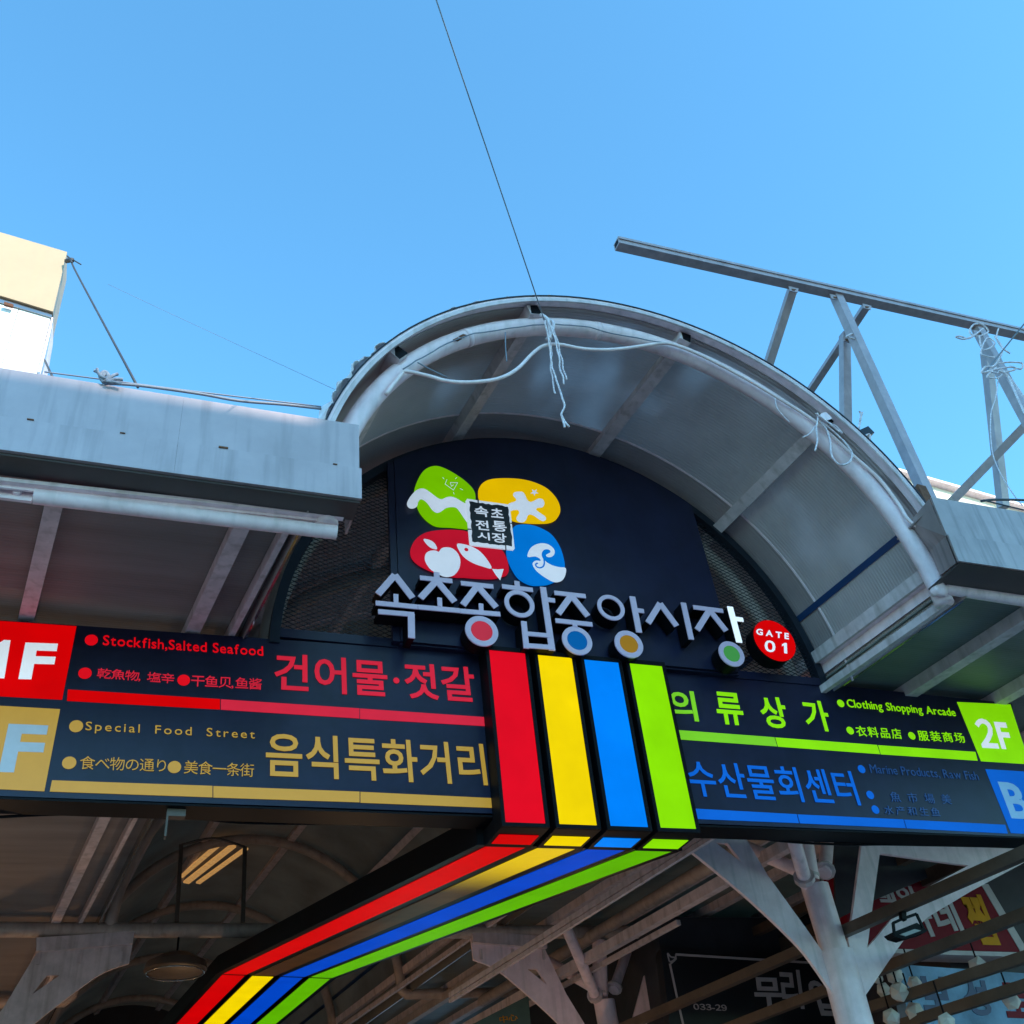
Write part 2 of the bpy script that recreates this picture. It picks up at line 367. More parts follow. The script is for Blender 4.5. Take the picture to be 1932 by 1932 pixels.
# the street front across the road, behind the photographer: it keeps the low sun off the gate
building('office_building', 'grey concrete office building across the street', 4, -20, 10.6, -16, 20.3, M_CONC, '+Y', 3, 6)
building('office_building', 'taller brown rendered building across the street', 10.7, -20, 27, -16, 31, M_BRICK, '+Y', 5, 9)

# ================================================================== LEFT SIGN TOWER
def sign_tower():
    Y = 9.0
    t = thing('sign_tower', 'cream and white clad sign tower behind the left fascia, sunlit', 'sign tower', (-1.2, 9.2, 7.2))
    A = [PY(c1(*p), Y) for p in ((0, 150), (348, 253), (275, 562), (0, 478))]
    def ext(L, k):   # carry the panel on to the left, beyond the frame
        a, b, c, d = L; return [a + (a - b) * k, b, c, d + (d - c) * k]
    MB().prism(ext(A, 1.2), (0, .45, 0)).make('light_box', M_CREAM, t)
    B = [PY(c1(*p), Y + .03) for p in ((0, 490), (271, 572), (266, 592), (0, 514))]
    MB().prism(ext(B, 1.2), (0, .4, 0)).make('ledge', M_STAIN, t)
    C = [PY(c1(*p), Y + .05) for p in ((98, 550), (262, 596), (188, 900), (2, 870))]
    MB().prism(C, (0, .38, 0)).make('cladding_panel', M_WPANEL, t)
    D = [PY(c1(*p), Y + .05) for p in ((-160, 478), (94, 549), (-2, 870), (-260, 830))]
    MB().prism(D, (0, .38, 0)).make('cladding_panel', M_WPANEL, t)
    E = [PY(c1(*p), Y + .02) for p in ((268, 592), (276, 592), (222, 900), (190, 900))]
    MB().prism(E, (0, .42, 0)).make('corner_post', M_WHITE, t)
    slab('hinge', [c1(22, 510), (c1(70, 524)), c1(66, 536), c1(20, 524)], Y - .02, .03, M_RUST, t)
sign_tower()

# ================================================================== BARREL CANOPY
def canopy():
    t = thing('barrel_canopy', 'arched polycarbonate roof over the market entrance with white tube arch', 'canopy', (4, 6.2, 6.36))
    PA = [math.radians(a) for a in (141, 108.5, 76, 43.5, 8)]
    rs = 3.085
    ys = [6.09, 7.70, 12.2, 16.3, 20.4, 24.5, 28.6, 34.6]
    angs = [math.radians(a) for a in (179.4, 141, 108.5, 76, 43.5, 17.5, .6)]
    for j in range(len(ys) - 1):
        for i in range(len(angs) - 1):
            a0, a1 = angs[i] - .0003, angs[i + 1] + .0003; mb = MB(); n = 8
            vs = []; y0, y1 = ys[j] + .002, ys[j + 1] - .002
            for r in (rs, rs + .012):
                for yy in (y0, y1):
                    for k in range(n + 1): vs.append(arcpt(yy, r, a0 + (a1 - a0) * k / n))
            m_ = n + 1; fs = []
            for k in range(n):
                fs += [(k, k + 1, m_ + k + 1, m_ + k), (2 * m_ + k, 3 * m_ + k, 3 * m_ + k + 1, 2 * m_ + k + 1),
                       (k, 2 * m_ + k, 2 * m_ + k + 1, k + 1), (m_ + k, m_ + k + 1, 3 * m_ + k + 1, 3 * m_ + k)]
            fs += [(0, m_, 3 * m_, 2 * m_), (n, 2 * m_ + n, 3 * m_ + n, m_ + n)]
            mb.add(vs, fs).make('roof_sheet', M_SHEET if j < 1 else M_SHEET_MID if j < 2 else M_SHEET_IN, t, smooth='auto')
    # joint strips between the sheets, along the arch
    for yj in (7.70, 12.0):
        mb = MB(); n = 48; w_ = .011
        for k in range(n):
            a0, a1 = PI * k / n, PI * (k + 1) / n
            mb.add([arcpt(yj - w_, rs - .008, a0), arcpt(yj + w_, rs - .008, a0), arcpt(yj + w_, rs - .008, a1), arcpt(yj - w_, rs - .008, a1),
                    arcpt(yj - w_, rs - .001, a0), arcpt(yj + w_, rs - .001, a0), arcpt(yj + w_, rs - .001, a1), arcpt(yj - w_, rs - .001, a1)],
                   [(0, 1, 2, 3), (7, 6, 5, 4), (0, 3, 7, 4), (1, 5, 6, 2)])
        mb.make('joint_strip', M_WHITE, t)
    # purlins with open, dark tube ends
    for i, a in enumerate(PA):
        p, q = arcpt(6.06, 3.022, a), arcpt(34, 3.022, a)
        u = Vector((math.cos(a), 0, math.sin(a)))
        pu = MB().bar(p, q, .13, .12, u).make('purlin', M_GREY, t)
        MB().bar(p + Vector((0, -.004, 0)), p + Vector((0, .02, 0)), .12, .11, u).make('tube_opening', M_BLACK, pu)
    # dark blue gasket strip low on the right
    a = math.radians(17.5)
    MB().bar(arcpt(6.2, 3.073, a), arcpt(34, 3.073, a), .07, .02, Vector((math.cos(a), 0, math.sin(a)))).make('gasket_strip', M_BSTRIP, t)
    # white tube arch at the mouth
    Y = 6.2; n = 60
    pts = [arcpt(Y, RP, PI * 1.0 - (PI * 1.0) * k / n) for k in range(n + 1)]
    MB().tube(pts, .09, 16).make('arch_tube', M_WHITE, t, smooth=True)
    for a in (math.radians(124), math.radians(94)):
        MB().tube([arcpt(Y, RP, a + .01), arcpt(Y, RP, a - .01)], .093, 16).make('weld_collar', M_WHITE, t, smooth=True)
    # edge flashing
    n = 60
    def ring(r0, r1_, y0, y1, m, name):
        mb = MB(); vs = []
        for k in range(n + 1):
            a = math.radians(3) + math.radians(174) * k / n
            vs += [arcpt(y0, r0, a), arcpt(y0, r1_, a), arcpt(y1, r1_, a), arcpt(y1, r0, a)]
        fs = []
        for k in range(n):
            b = 4 * k
            for i in range(4): fs.append((b + i, b + (i + 1) % 4, b + 4 + (i + 1) % 4, b + 4 + i))
        fs += [(0, 1, 2, 3), (4 * n + 3, 4 * n + 2, 4 * n + 1, 4 * n)]
        # arcpt drifts with Y; pin the ring to its front plane
        return mb.add(vs, fs).make(name, m, t, smooth='auto')
    ring(3.10, 3.122, 5.98, 6.14, M_WHITE, 'edge_flashing')
    ring(3.06, 3.098, 5.975, 5.995, M_GREY, 'edge_lip')
    ring(3.123, 3.135, 5.97, 6.05, M_DARK, 'edge_gasket')
    # white angle and stainless valley gutter on the right springing line
    mb = MB().bar((xc(6.1) + 3.0, 6.1, 6.72), (xc(12) + 3.0, 12.0, 6.72), .10, .012).bar((xc(6.1) + 3.05, 6.1, 6.66), (xc(12) + 3.05, 12.0, 6.66), .012, .11)
    mb.make('edge_angle', M_WHITE, t)
    MB().bar((xc(6.1) + 3.10, 6.15, 6.56), (xc(34.5) + 3.10, 34.5, 6.56), .02, .34).make('valley_gutter', M_STAIN, t)
    MB().bar((xc(6.1) - 3.10, 6.3, 6.56), (xc(34.5) - 3.10, 34.5, 6.56), .02, .34).make('valley_gutter', M_STAIN, t)
    return t
CAN = canopy()

# torn plastic lying over the left shoulder of the roof
def torn_plastic():
    mb = MB(); n, mrow = 110, 8; vs = []
    for i in range(n + 1):
        a = math.radians(163 - 58 * i / n)
        for j in range(mrow):
            yy = 5.99 + j * .12; q = Vector((a * 11, yy * 5, 0))
            env = max(0, math.sin(PI * min(1, i / 40))) ** .6 if i < 40 else 0
            h = 3.14 + (.10 * env + .012) * max(0, .35 + noise.noise(q * 2.3)) + .035 * env * noise.noise(q * 7)
            if j == 0: yy += .05 * noise.noise(q * 3)
            vs.append(arcpt(yy, h, a))
    fs = [(i * mrow + j, i * mrow + j + 1, (i + 1) * mrow + j + 1, (i + 1) * mrow + j) for i in range(n) for j in range(mrow - 1)]
    mb.add(vs, fs)
    o = mb.make('plastic_film', M_PLAST, None, smooth=True)
    md = o.modifiers.new('s', 'SOLIDIFY'); md.thickness = .004
    tag(o, 'torn crumpled plastic film lying on the left shoulder of the arched roof', 'plastic film')
torn_plastic()

# ================================================================== FLAT SIDE ROOFS
def side_roof_left():
    t = thing('flat_side_roof', 'left flat side roof with metal fascia and white eaves tube', 'roof', (-1, 6, 6.42))
    Y = 5.9; xr = 1.375; xj = PY(c1(955, 1000), Y).x
    for xa, xb in ((-14, -3.0), (-2.99, xj), (xj + .0012, xr)):
        MB().box((xa, Y + .02, 6.724), (xb, Y + .04, 7.19)).make('fascia_panel', M_ALU, t)
        MB().box((xa, Y - .012, 6.42), (xb + (.01 if xb == xr else 0), Y + .019, 6.714)).make('fascia_panel', M_ALU, t)
    MB().box((-14, Y + .043, 6.426), (xr - .025, Y + .06, 7.165)).make('backing_strip', M_DARK, t)  # added dark backing, keeps sky light from showing through the joints
    MB().box((-14, Y + .0195, 6.714), (xr, Y + .042, 6.724)).make('seam_shadow_strip', M_BLACK, t)  # black strip added for the shadow line between the fascia panels
    MB().box((-14, Y + .020, 6.40), (xr, 6.14, 6.425)).make('gutter_bottom', mat('gutter_brown', (0.06, 0.045, 0.045), 0.5), t)
    MB().box((xr - .02, Y + .045, 6.42), (xr, 6.35, 7.17)).make('fascia_end', M_ALU, t)
    MB().box((-14, Y + .041, 7.17), (xr - .022, 6.35, 7.185)).make('fascia_cap', M_ALU, t)
    for p, hw in (((155, 1136), .022), ((635, 1199), .018), ((1158, 1273), .034), ((1738, 1350), .016)):
        c = PY(c1(*p), Y - .01); MB().box((c.x - hw, Y - .02, 6.713), (c.x + hw, Y + .03, 6.713 + hw * .4)).make('rusty_clip', M_RUST, t)
    a, b = PY(c1(175, 1520), 6.2), PY(c1(1745, 1708), 6.2)
    MB().tube([a, b], .056, 14).make('eaves_tube', M_WHITE, t, smooth='auto')
    a, b = PY(c1(0, 1440), 6.14), PY(c1(1780, 1632), 6.14)
    a = a + (a - b) * .5
    MB().bar(a, b, .05, .03).bar(a + Vector((0, .03, -.02)), b + Vector((-.1, .03, -.02)), .02, .04).make('eaves_rail', M_WHITE, t)
    c = PY(c1(90, 1500), 6.22)
    MB().box((c.x - 1.2, c.y, c.z - .06), (c.x + .1, c.y + .03, c.z + .06)).make('splice_plate', M_WHITE, t)
    MB().tube([(c.x, c.y - .03, c.z), (c.x, c.y, c.z)], .03, 12).make('bolt', M_WHITE, t)
    # sheets and purlins
    for j, (y0, y1) in enumerate(((6.25, 7.6), (7.6, 9.6), (9.6, 12.2), (12.2, 14.2), (14.2, 16.3), (16.3, 20.4), (20.4, 24.5), (24.5, 34.6))):
        r0, r1_ = xc(y0) - 3.05, xc(y1) - 3.05
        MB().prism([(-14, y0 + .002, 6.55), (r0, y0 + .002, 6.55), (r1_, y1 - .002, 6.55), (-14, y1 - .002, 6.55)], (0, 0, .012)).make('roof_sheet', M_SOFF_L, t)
    for k, x in enumerate((-.72, .60, .93)):
        q = -.127
        w_ = .12 if k < 2 else .05
        MB().bar((x, 6.3, 6.48), (x + q * 23.7, 30, 6.48), w_, .12).make('purlin', M_GREY, t)
    for x in (-2.0, -3.3, -4.6):
        MB().bar((x, 6.3, 6.48), (x - .127 * 23.7, 30, 6.48), .12, .12).make('purlin', M_GREY, t)
side_roof_left()
def side_roof_right():
    t = thing('flat_side_roof', 'right flat side roof with stained fascia and greenish sheets underneath', 'roof', (8, 6, 6.42))
    Y = 5.7
    TL, ML, BL_ = PY(r1(1402, 130), Y), PY(r1(1492, 348), Y), PY(r1(1553, 500), Y)
    X1 = 30
    MB().prism([TL, (X1, Y, 7.24), (X1, Y, ML.z), ML + Vector((0, 0, .003))], (0, .02, 0)).make('fascia_panel', M_ALU2, t)
    MB().prism([ML + Vector((0, -.015, 0)), (X1, Y - .015, ML.z - .003), (X1, Y - .015, BL_.z), BL_ + Vector((0, -.015, 0))], (0, .02, 0)).make('fascia_panel', M_ALU2, t)
    P = PY(r1(1392, 440), 6.12); Q = PY(r1(1450, 580), 6.12)
    obj('fascia_return', [ML + Vector((0, .02, 0)), BL_ + Vector((0, .02, 0)), Q, P, TL + Vector((0, .03, 0)), TL + Vector((.05, .4, 0))], [(0, 1, 2, 3), (0, 3, 5, 4)], M_ALU2, t)
    MB().box((BL_.x + .03, Y + .01, BL_.z - .005), (X1, 6.16, BL_.z + .01)).make('gutter_bottom', MATS['gutter_brown'], t)
    MB().box((TL.x + .02, Y + .022, 7.16), (X1, 6.3, 7.175)).make('fascia_cap', M_ALU2, t)
    a, b = PY(r1(1470, 650), 6.1), PY(r1(1932, 722), 6.1)
    b = b + (b - a) * 4
    MB().tube([a, b], .06, 14).make('eaves_tube', M_WHITE, t, smooth='auto')
    MB().bar(a + Vector((.1, -.03, .09)), b + Vector((0, -.03, .09)), .05, .03).make('eaves_rail', M_WHITE, t)
    bm = bmesh.new(); bmesh.ops.create_icosphere(bm, subdivisions=3, radius=.085)
    c = PY(r1(1447, 655), 6.12)
    for v in bm.verts: v.co = v.co * (1 + .35 * noise.noise(v.co * 22)) + c
    MB().add([v.co.copy() for v in bm.verts], [tuple(v.index for v in f.verts) for f in bm.faces]).make('sealant_lump', M_WHITE, t, smooth=True); bm.free()
    for y0, y1 in ((6.2, 7.1), (7.1, 9.6), (9.6, 12.2), (12.2, 14.2), (14.2, 16.3), (16.3, 20.4), (20.4, 24.5), (24.5, 34.6)):
        r0, r1_ = xc(y0) + 3.05, xc(y1) + 3.05
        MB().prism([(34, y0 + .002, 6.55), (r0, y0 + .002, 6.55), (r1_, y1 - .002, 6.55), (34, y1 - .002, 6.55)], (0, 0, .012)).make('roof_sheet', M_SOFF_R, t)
    MB().bar((7.08, 6.2, 6.40), (7.08 - .127 * 23.8, 30, 6.40), .06, .08).make('edge_purlin', M_GREY, t)
    for x in (8.25, 9.5, 10.8, 12.1):
        MB().bar((x, 6.2, 6.48), (x - .127 * 23.8, 30, 6.48), .16, .13).make('purlin', M_GREY, t)
side_roof_right()

# ================================================================== INNER ARCH FRAMES
def arch_frame(Y, label, kind):
    t = thing('arch_frame', label, 'steel arch', (xc(Y), Y, 6.36), 'steel arch frames inside the market arcade')
    n = 40
    R_ = RP - (.1 if Y < 9 else 0)
    pts = [arcpt(Y, R_, PI - PI * k / n) for k in range(n + 1)]
    if kind == 'elbow':
        pts = [Vector((xc(Y) - R_ - 4, Y, 6.36)), Vector((xc(Y) - R_ - .09, Y, 6.36)), Vector((xc(Y) - R_ - .01, Y, 6.42))] + pts[2:-2] + [Vector((xc(Y) + R_ + .01, Y, 6.42)), Vector((xc(Y) + R_ + .09, Y, 6.36)), Vector((xc(Y) + R_ + 6, Y, 6.36))]
    MB().tube(pts, .095, 12).make('arch_tube', M_INNER, t, smooth=True)
    if kind == 'tie':
        MB().tube([(xc(Y) - RP - 3.0, Y, 6.36), (xc(Y) + RP + 5.0, Y, 6.30)], .105, 12).make('tie_beam', M_INNER, t, smooth='auto')
        a = [PY(p, Y) for p in ((332, 1752), (342, 1594), (462, 1598), (457, 1757))]
        a[0].z = a[3].z = 6.46
        for p, q in ((a[0], a[1]), (a[3], a[2])): MB().bar(p, q, .06, .06, (0, 1, 0)).make('post', M_SLAT, t)
        m_ = (a[1] + a[2]) / 2 + Vector((0, 0, .12))
        MB().tube([Vector(q) for q in smoothloop([tuple(a[1]), tuple(m_), tuple(a[2])], 5, False)], .02, 8).make('top_rail', M_SLAT, t)
    return t
for Y, lb, kd in ((8.25, 'steel arch directly behind the mesh lunette', ''), (10.7, 'second steel arch, hidden behind the directory signs', ''),
                  (16.3, 'steel arch with horizontal tie beam and two dark posts on it', 'tie'), (20.4, 'full round steel arch seen under the left directory sign', 'elbow'),
                  (24.5, 'fourth steel arch further down the dim arcade', 'elbow'), (28.6, 'fifth steel arch deep in the arcade', 'elbow'), (32.7, 'last and darkest steel arch at the arcade end', 'elbow')):
    arch_frame(Y, lb, kd)

def column(Y, side, label, sx=0):
    """branching tube column with pierced gusset arms, shape measured on the one at Y = 10.7"""
    Y0 = 10.7; t = thing('branching_column', label, 'steel column', (xc(Y) + side * 4.6 + sx, Y, .12), 'branching white steel columns beside the arcade')
    dx = xc(Y0)
    def m(p, dy=0):
        q = PY(p, Y0); return Vector((xc(Y) + sx + side * (q.x - dx), Y + dy, q.z))
    def m2(p):
        q = PY(p, 16.3); return Vector((xc(Y) + sx + side * (q.x - xc(16.3) - .21), Y, q.z - .07))
    def M(*L): return [m(p) for p in L]
    th = Vector((0, .05, 0))
    low = [m(d4(1872, 1760)), m(d4(1640, 1420)), m(d4(1480, 1235)), m(d4(1130, 905)), m2(d3(850, 1540)), m2(d3(700, 1430)), m2(d3(545, 1372))]
    left = [Vector(q) for q in smoothloop([tuple(q) for q in low], 3, False)]
    outer = left + [m2(d3(520, 1150)), m2(d3(1130, 1195)), m2(d3(1128, 1290))] + M(d4(1290, 720), d4(1500, 1010), d4(1760, 1372), d4(1905, 1600))
    hole = [m2(d3(980, 1445)), m2(d3(1062, 1447)), m2(d3(1145, 1577))]
    MB().holed(outer, [hole], th).make('gusset_arm', M_WHITE if side > 0 else M_GREY, t)
    MB().prism([m2(d3(520, 1150)), m2(d3(1130, 1195)), m2(d3(1128, 1290)), m2(d3(530, 1240))], (0, -.09, 0)).make('head_box', M_GREY, t)
    for xx in (600, 860, 1110):
        MB().bar(m2(d3(xx, 1290)) + Vector((0, -.02, 0)), m2(d3(xx + 5, 1370)) + Vector((0, -.02, 0)), .03, .04).make('stiffener', M_GREY, t)
    ro = M(d5(500, 1235), d5(530, 1080), d5(612, 440), d5(640, 300), d5(2250, 420), d5(1905, 632), d5(1500, 850), d5(1150, 1060), d5(955, 1245), d5(830, 1420), d5(612, 1742), d5(560, 1600))
    ri = M(d5(757, 540), d5(1480, 640), d5(1100, 840), d5(850, 1080), d5(655, 1312), d5(700, 960))
    if side > 0: MB().holed(ro, [ri], th).make('gusset_arm', M_WHITE, t)
    ax = M(d4(1955, 1760), d5(400, 1340), d5(235, 800), d5(165, 500))
    ax[0].z = .12; ax[0].x = ax[1].x + side * .02
    off = Vector((0, .025, 0))
    MB().tube([ax[0] + off, ax[1] + off], .21, 16).make('column_tube', M_WHITE, t, smooth='auto')
    MB().tube([ax[1] + off, ax[2] + off], [.165, .17], 16).make('column_neck', M_WHITE, t, smooth='auto')
    tops = (((d4(1610, 790)), d4(1120, 400), -.9), ((d4(1650, 720)), d4(1290, 380), .5), ((d4(1640, 760)), d4(1570, 350), 0), ((d4(1760, 700)), d4(1880, 380), .3))
    for b, tp, dy in tops:
        if side < 0: continue
        P, Q = m(b, .02), m(tp, dy); Q = Q + (Q - P) * .35
        br = MB().tube([P, Q], .085 if dy else .12, 12).make('branch', M_WHITE, t, smooth='auto')
        MB().tube([P + (Q - P) * .05, P + (Q - P) * .09], .13, 10).make('bolted_collar', M_GREY, br)
    return t
column(10.7, 1, 'nearest branching white column under the right directory sign')
column(16.3, 1, 'smaller branching column right of the ribbons, farther in', .21)
column(16.3, -1, 'left branching column whose pierced grey arm enters at the left edge', -.24)

# long tubes and beams running back along the right of the aisle
def run(p, Y0, yA, yB, r, label, m=M_INNER, sq=False, q=-.124, qz=0):
    c = PY(p, Y0); mb = MB()
    a, b = Vector((c.x + q * (yA - Y0), yA, c.z + qz * (yA - Y0))), Vector((c.x + q * (yB - Y0), yB, c.z + qz * (yB - Y0)))
    if sq: mb.bar(a, b, r * 2, r * 2)
    else: mb.tube([a, b], r, 12)
    o = mb.make('steel_beam' if sq else 'steel_tube', m, None, smooth='auto'); tag(o, label, 'beam', 'long steel members running down the arcade')
run(d3(620, 1745), 20.4, 8.6, 20.4, .10, 'thick warm-lit tube passing behind the nearest gusset arm')
run(d4(700, 900), 12.6, 9, 26, .07, 'dark square beam just below the warm-lit tube', M_GREY, True)
run(d4(300, 690), 10.7, 8.6, 16.3, .035, 'thin rail just above the warm-lit tube', M_GREY, True)
run(d4(300, 745), 10.7, 8.6, 16.3, .025, 'thinner rail directly above the warm-lit tube', M_GREY, True)
run(d3(560, 1560), 19.0, 16.6, 30, .07, 'brown beam ending above the lower tie beam right of the ribbons', M_INNER, True)
run(d3(1150, 1690), 17.5, 13.5, 20, .035, 'thin rail above the green hanging board', M_GREY, True)
run(d5(420, 850), 13.5, 9, 22, .07, 'dim beam seen between column neck and gusset frame', M_SLAT, True)
run(d5(1250, 700), 12.0, 9, 22, .10, 'dim beam crossing behind the triangular gusset frame', M_SLAT, True)

# ================================================================== GATE SIGN : mesh lunette and board
def lunette():
    t = thing('mesh_lunette', 'dark half round steel frame filled with expanded metal mesh', 'mesh panel', (3.98, 8.05, 6.4))
    cx_, cz = 3.985, 6.378
    n = 60
    def arcring(ra, rb, y0, y1, name, m):
        mb = MB(); vs = []; fs = []
        for k in range(n + 1):
            a = PI * k / n
            for r, y in ((ra, y0), (rb, y0), (rb, y1), (ra, y1)): vs.append((cx_ + r * math.cos(a), y, cz + r * math.sin(a)))
        for k in range(n):
            b = 4 * k
            for i in range(4): fs.append((b + i, b + (i + 1) % 4, b + 4 + (i + 1) % 4, b + 4 + i))
        fs += [(3, 2, 1, 0), (4 * n, 4 * n + 1, 4 * n + 2, 4 * n + 3)]
        return mb.add(vs, fs).make(name, m, t, smooth='auto')
    arcring(2.86, 2.95, 7.98, 8.10, 'frame_arch', M_DARK)
    MB().box((cx_ - 2.94, 7.985, 6.44), (cx_ + 2.94, 8.09, 6.53)).make('frame_sill', M_NAVY, t)
    mb = MB(); R_ = 2.87; s = .042
    for sg in (1, -1):
        d = Vector((math.cos(.46), 0, sg * math.sin(.46))); nn = Vector((-d.z, 0, d.x))
        k = -int(R_ / s) - 1
        while k * s < R_:
            off = k * s; k += 1
            if abs(off) >= R_: continue
            h = math.sqrt(R_ * R_ - off * off)
            # clip to z > 0.14
            a, b = nn * off - d * h, nn * off + d * h
            for P, Q in ((a, b),):
                if P.z < .14 and Q.z < .14: continue
                if P.z < .14: P = P + (Q - P) * ((.14 - P.z) / (Q.z - P.z))
                if Q.z < .14: Q = Q + (P - Q) * ((.14 - Q.z) / (P.z - Q.z))
                c = Vector((cx_, 8.04 + .003 * sg, cz)); mb.bar(c + P, c + Q, .007, .004, (0, 1, 0))
    o = mb.make('wire_mesh', M_DARK, t); o['kind'] = 'stuff'
lunette()

def board():
    t = thing('market_name_board', 'navy arched sign board with the white market name, four petal emblem and dots', 'sign board', (4.0, 7.9, 6.45))
    Y = 7.90; cx_, cz, R_ = 3.96, 6.378, 2.86
    xl, xr = PY((745, 900), Y).x, PY(r1(92, 400), Y).x
    a0, a1 = math.acos((xr - cx_) / R_), math.acos((xl - cx_) / R_)
    lp = [(xl, Y, 6.46), (xr + .05, Y, 6.46)] + [(cx_ + R_ * math.cos(a0 + (a1 - a0) * k / 30), Y, cz + R_ * math.sin(a0 + (a1 - a0) * k / 30)) for k in range(31)]
    MB().prism(lp, (0, .07, 0)).make('board', M_NAVY, t)
    MB().box((xl - .07, Y + .012, 6.46), (xl - .003, Y + .07, cz + R_ * math.sin(a1) - .03)).make('side_trim', M_NAVY, t)
    # the band behind the channel letters, joining board and directory panels
    Ye = 7.865
    g = blob('emblem_petal', e6, [(400, 655), (435, 530), (500, 440), (590, 405), (680, 425), (800, 490), (900, 565), (965, 640), (980, 720), (965, 860), (935, 985), (850, 988), (750, 978), (620, 970), (540, 930), (470, 860), (430, 780)], Ye, .03, M_EGRN, t); g['label'] = 'green petal with wave band'
    blob('white_inlay', e6, [(328, 770), (345, 720), (400, 650), (450, 622), (500, 625), (560, 665), (620, 710), (660, 722), (700, 705), (750, 698), (800, 715), (850, 745), (895, 775), (910, 860), (908, 945), (870, 900), (830, 840), (800, 805), (760, 795), (700, 805), (650, 840), (610, 850), (570, 825), (530, 770), (495, 735), (460, 722), (435, 745), (425, 785), (395, 808), (350, 805)], Ye - .004, .003, M_EWHT, g, 3)
    sp = [(708, 535), (690, 578), (770, 635), (810, 565), (740, 563), (750, 600), (770, 585)]
    mb = MB()
    for a, b in list(zip(sp[:-1], sp[1:])) + [((668, 515), (680, 530)), ((788, 528), (802, 515)), ((832, 620), (858, 633)), ((770, 655), (776, 675))]:
        mb.bar(PY(e6(*a), Ye - .004), PY(e6(*b), Ye - .004), .005, .003, (0, 1, 0))
    mb.make('white_inlay', M_EWHT, g)
    g = blob('emblem_petal', e6, [(1012, 650), (1025, 595), (1075, 550), (1150, 528), (1280, 522), (1420, 532), (1550, 565), (1660, 620), (1740, 700), (1780, 780), (1783, 850), (1750, 905), (1690, 935), (1600, 942), (1480, 938), (1340, 915), (1260, 840), (1140, 775), (1030, 725)], Ye, .03, M_EYEL, t); g['label'] = 'yellow petal with white splash'
    blob('white_inlay', e6, [(1290, 770), (1350, 745), (1368, 722), (1340, 690), (1345, 660), (1385, 650), (1430, 655), (1455, 690), (1470, 725), (1500, 748), (1540, 735), (1580, 715), (1620, 725), (1635, 765), (1615, 798), (1570, 803), (1556, 822), (1590, 850), (1640, 885), (1650, 915), (1620, 930), (1580, 910), (1540, 880), (1500, 866), (1475, 880), (1460, 920), (1425, 942), (1380, 930), (1370, 895), (1395, 855), (1385, 825), (1340, 825), (1310, 832)], Ye - .004, .003, M_EWHT, g, 3)
    star = [(1540 + (40 if k % 2 == 0 else 16) * math.cos(PI * k / 5 + .3), 655 + (34 if k % 2 == 0 else 14) * math.sin(PI * k / 5 + .3)) for k in range(10)]
    blob('white_inlay', e6, star, Ye - .004, .003, M_EWHT, g, 2)
    g = blob('emblem_petal', e6, [(365, 1215), (380, 1150), (430, 1085), (520, 1035), (650, 1015), (780, 1012), (910, 1032), (1080, 1110), (1220, 1195), (1270, 1270), (1295, 1370), (1285, 1430), (1230, 1450), (1150, 1468), (1000, 1465), (880, 1455), (780, 1452), (660, 1425), (560, 1395), (450, 1340), (385, 1280)], Ye, .03, M_ERED, t); g['label'] = 'red petal with apple and fish'
    blob('white_inlay', e6, [(485, 1102), (540, 1108), (590, 1140), (615, 1195), (565, 1188), (520, 1155)], Ye - .004, .003, M_EWHT, g, 3)
    blob('white_inlay', e6, [(630, 1222), (655, 1190), (700, 1178), (760, 1190), (810, 1235), (835, 1300), (825, 1380), (780, 1440), (720, 1462), (670, 1455), (640, 1440), (560, 1395), (510, 1330), (497, 1280), (510, 1235), (550, 1212), (600, 1210)], Ye - .004, .003, M_EWHT, g, 3)
    blob('white_inlay', e6, [(803, 1148), (870, 1150), (950, 1175), (1030, 1225), (1100, 1310), (1133, 1380), (1060, 1365), (960, 1330), (880, 1280), (830, 1220)], Ye - .004, .003, M_EWHT, g, 3)
    slab('white_inlay', [e6(*p) for p in ((1137, 1384), (1190, 1389), (1248, 1385), (1215, 1492), (1172, 1440))], Ye - .004, .003, M_EWHT, g)
    disc('eye', e6(893, 1200), Ye - .007, .021, .002, M_ERED, g, None, 16)
    g = blob('emblem_petal', e6, [(1345, 985), (1400, 963), (1500, 965), (1600, 995), (1700, 1055), (1770, 1150), (1810, 1250), (1830, 1370), (1800, 1455), (1700, 1515), (1600, 1532), (1500, 1525), (1400, 1470), (1340, 1390), (1295, 1290), (1278, 1190), (1305, 1070)], Ye, .03, M_EBLU, t); g['label'] = 'blue petal with curling wave'
    blob('white_inlay', e6, [(1478, 1270), (1482, 1225), (1510, 1180), (1560, 1150), (1620, 1140), (1680, 1155), (1725, 1195), (1732, 1235), (1710, 1265), (1670, 1272), (1650, 1255), (1668, 1240), (1690, 1228), (1690, 1208), (1660, 1196), (1628, 1205), (1610, 1235), (1615, 1275), (1650, 1315), (1710, 1350), (1780, 1368), (1838, 1377), (1835, 1440), (1808, 1490), (1765, 1510), (1715, 1506), (1640, 1465), (1565, 1408), (1528, 1355), (1526, 1325), (1555, 1305), (1598, 1308), (1590, 1285), (1545, 1265)], Ye - .004, .003, M_EWHT, g, 3)
    mb = MB()
    cp = [(1630, 1290), (1634, 1330), (1622, 1362), (1590, 1374), (1560, 1362), (1552, 1340), (1572, 1330)]
    pp = [Vector(q) for q in smoothloop([tuple(PY(e6(*p), Ye - .0065)) for p in cp], 4, False)]
    for a, b in zip(pp[:-1], pp[1:]): mb.bar(a, b, .016, .002, (0, 1, 0))
    mb.make('wave_line', M_EBLU, g)
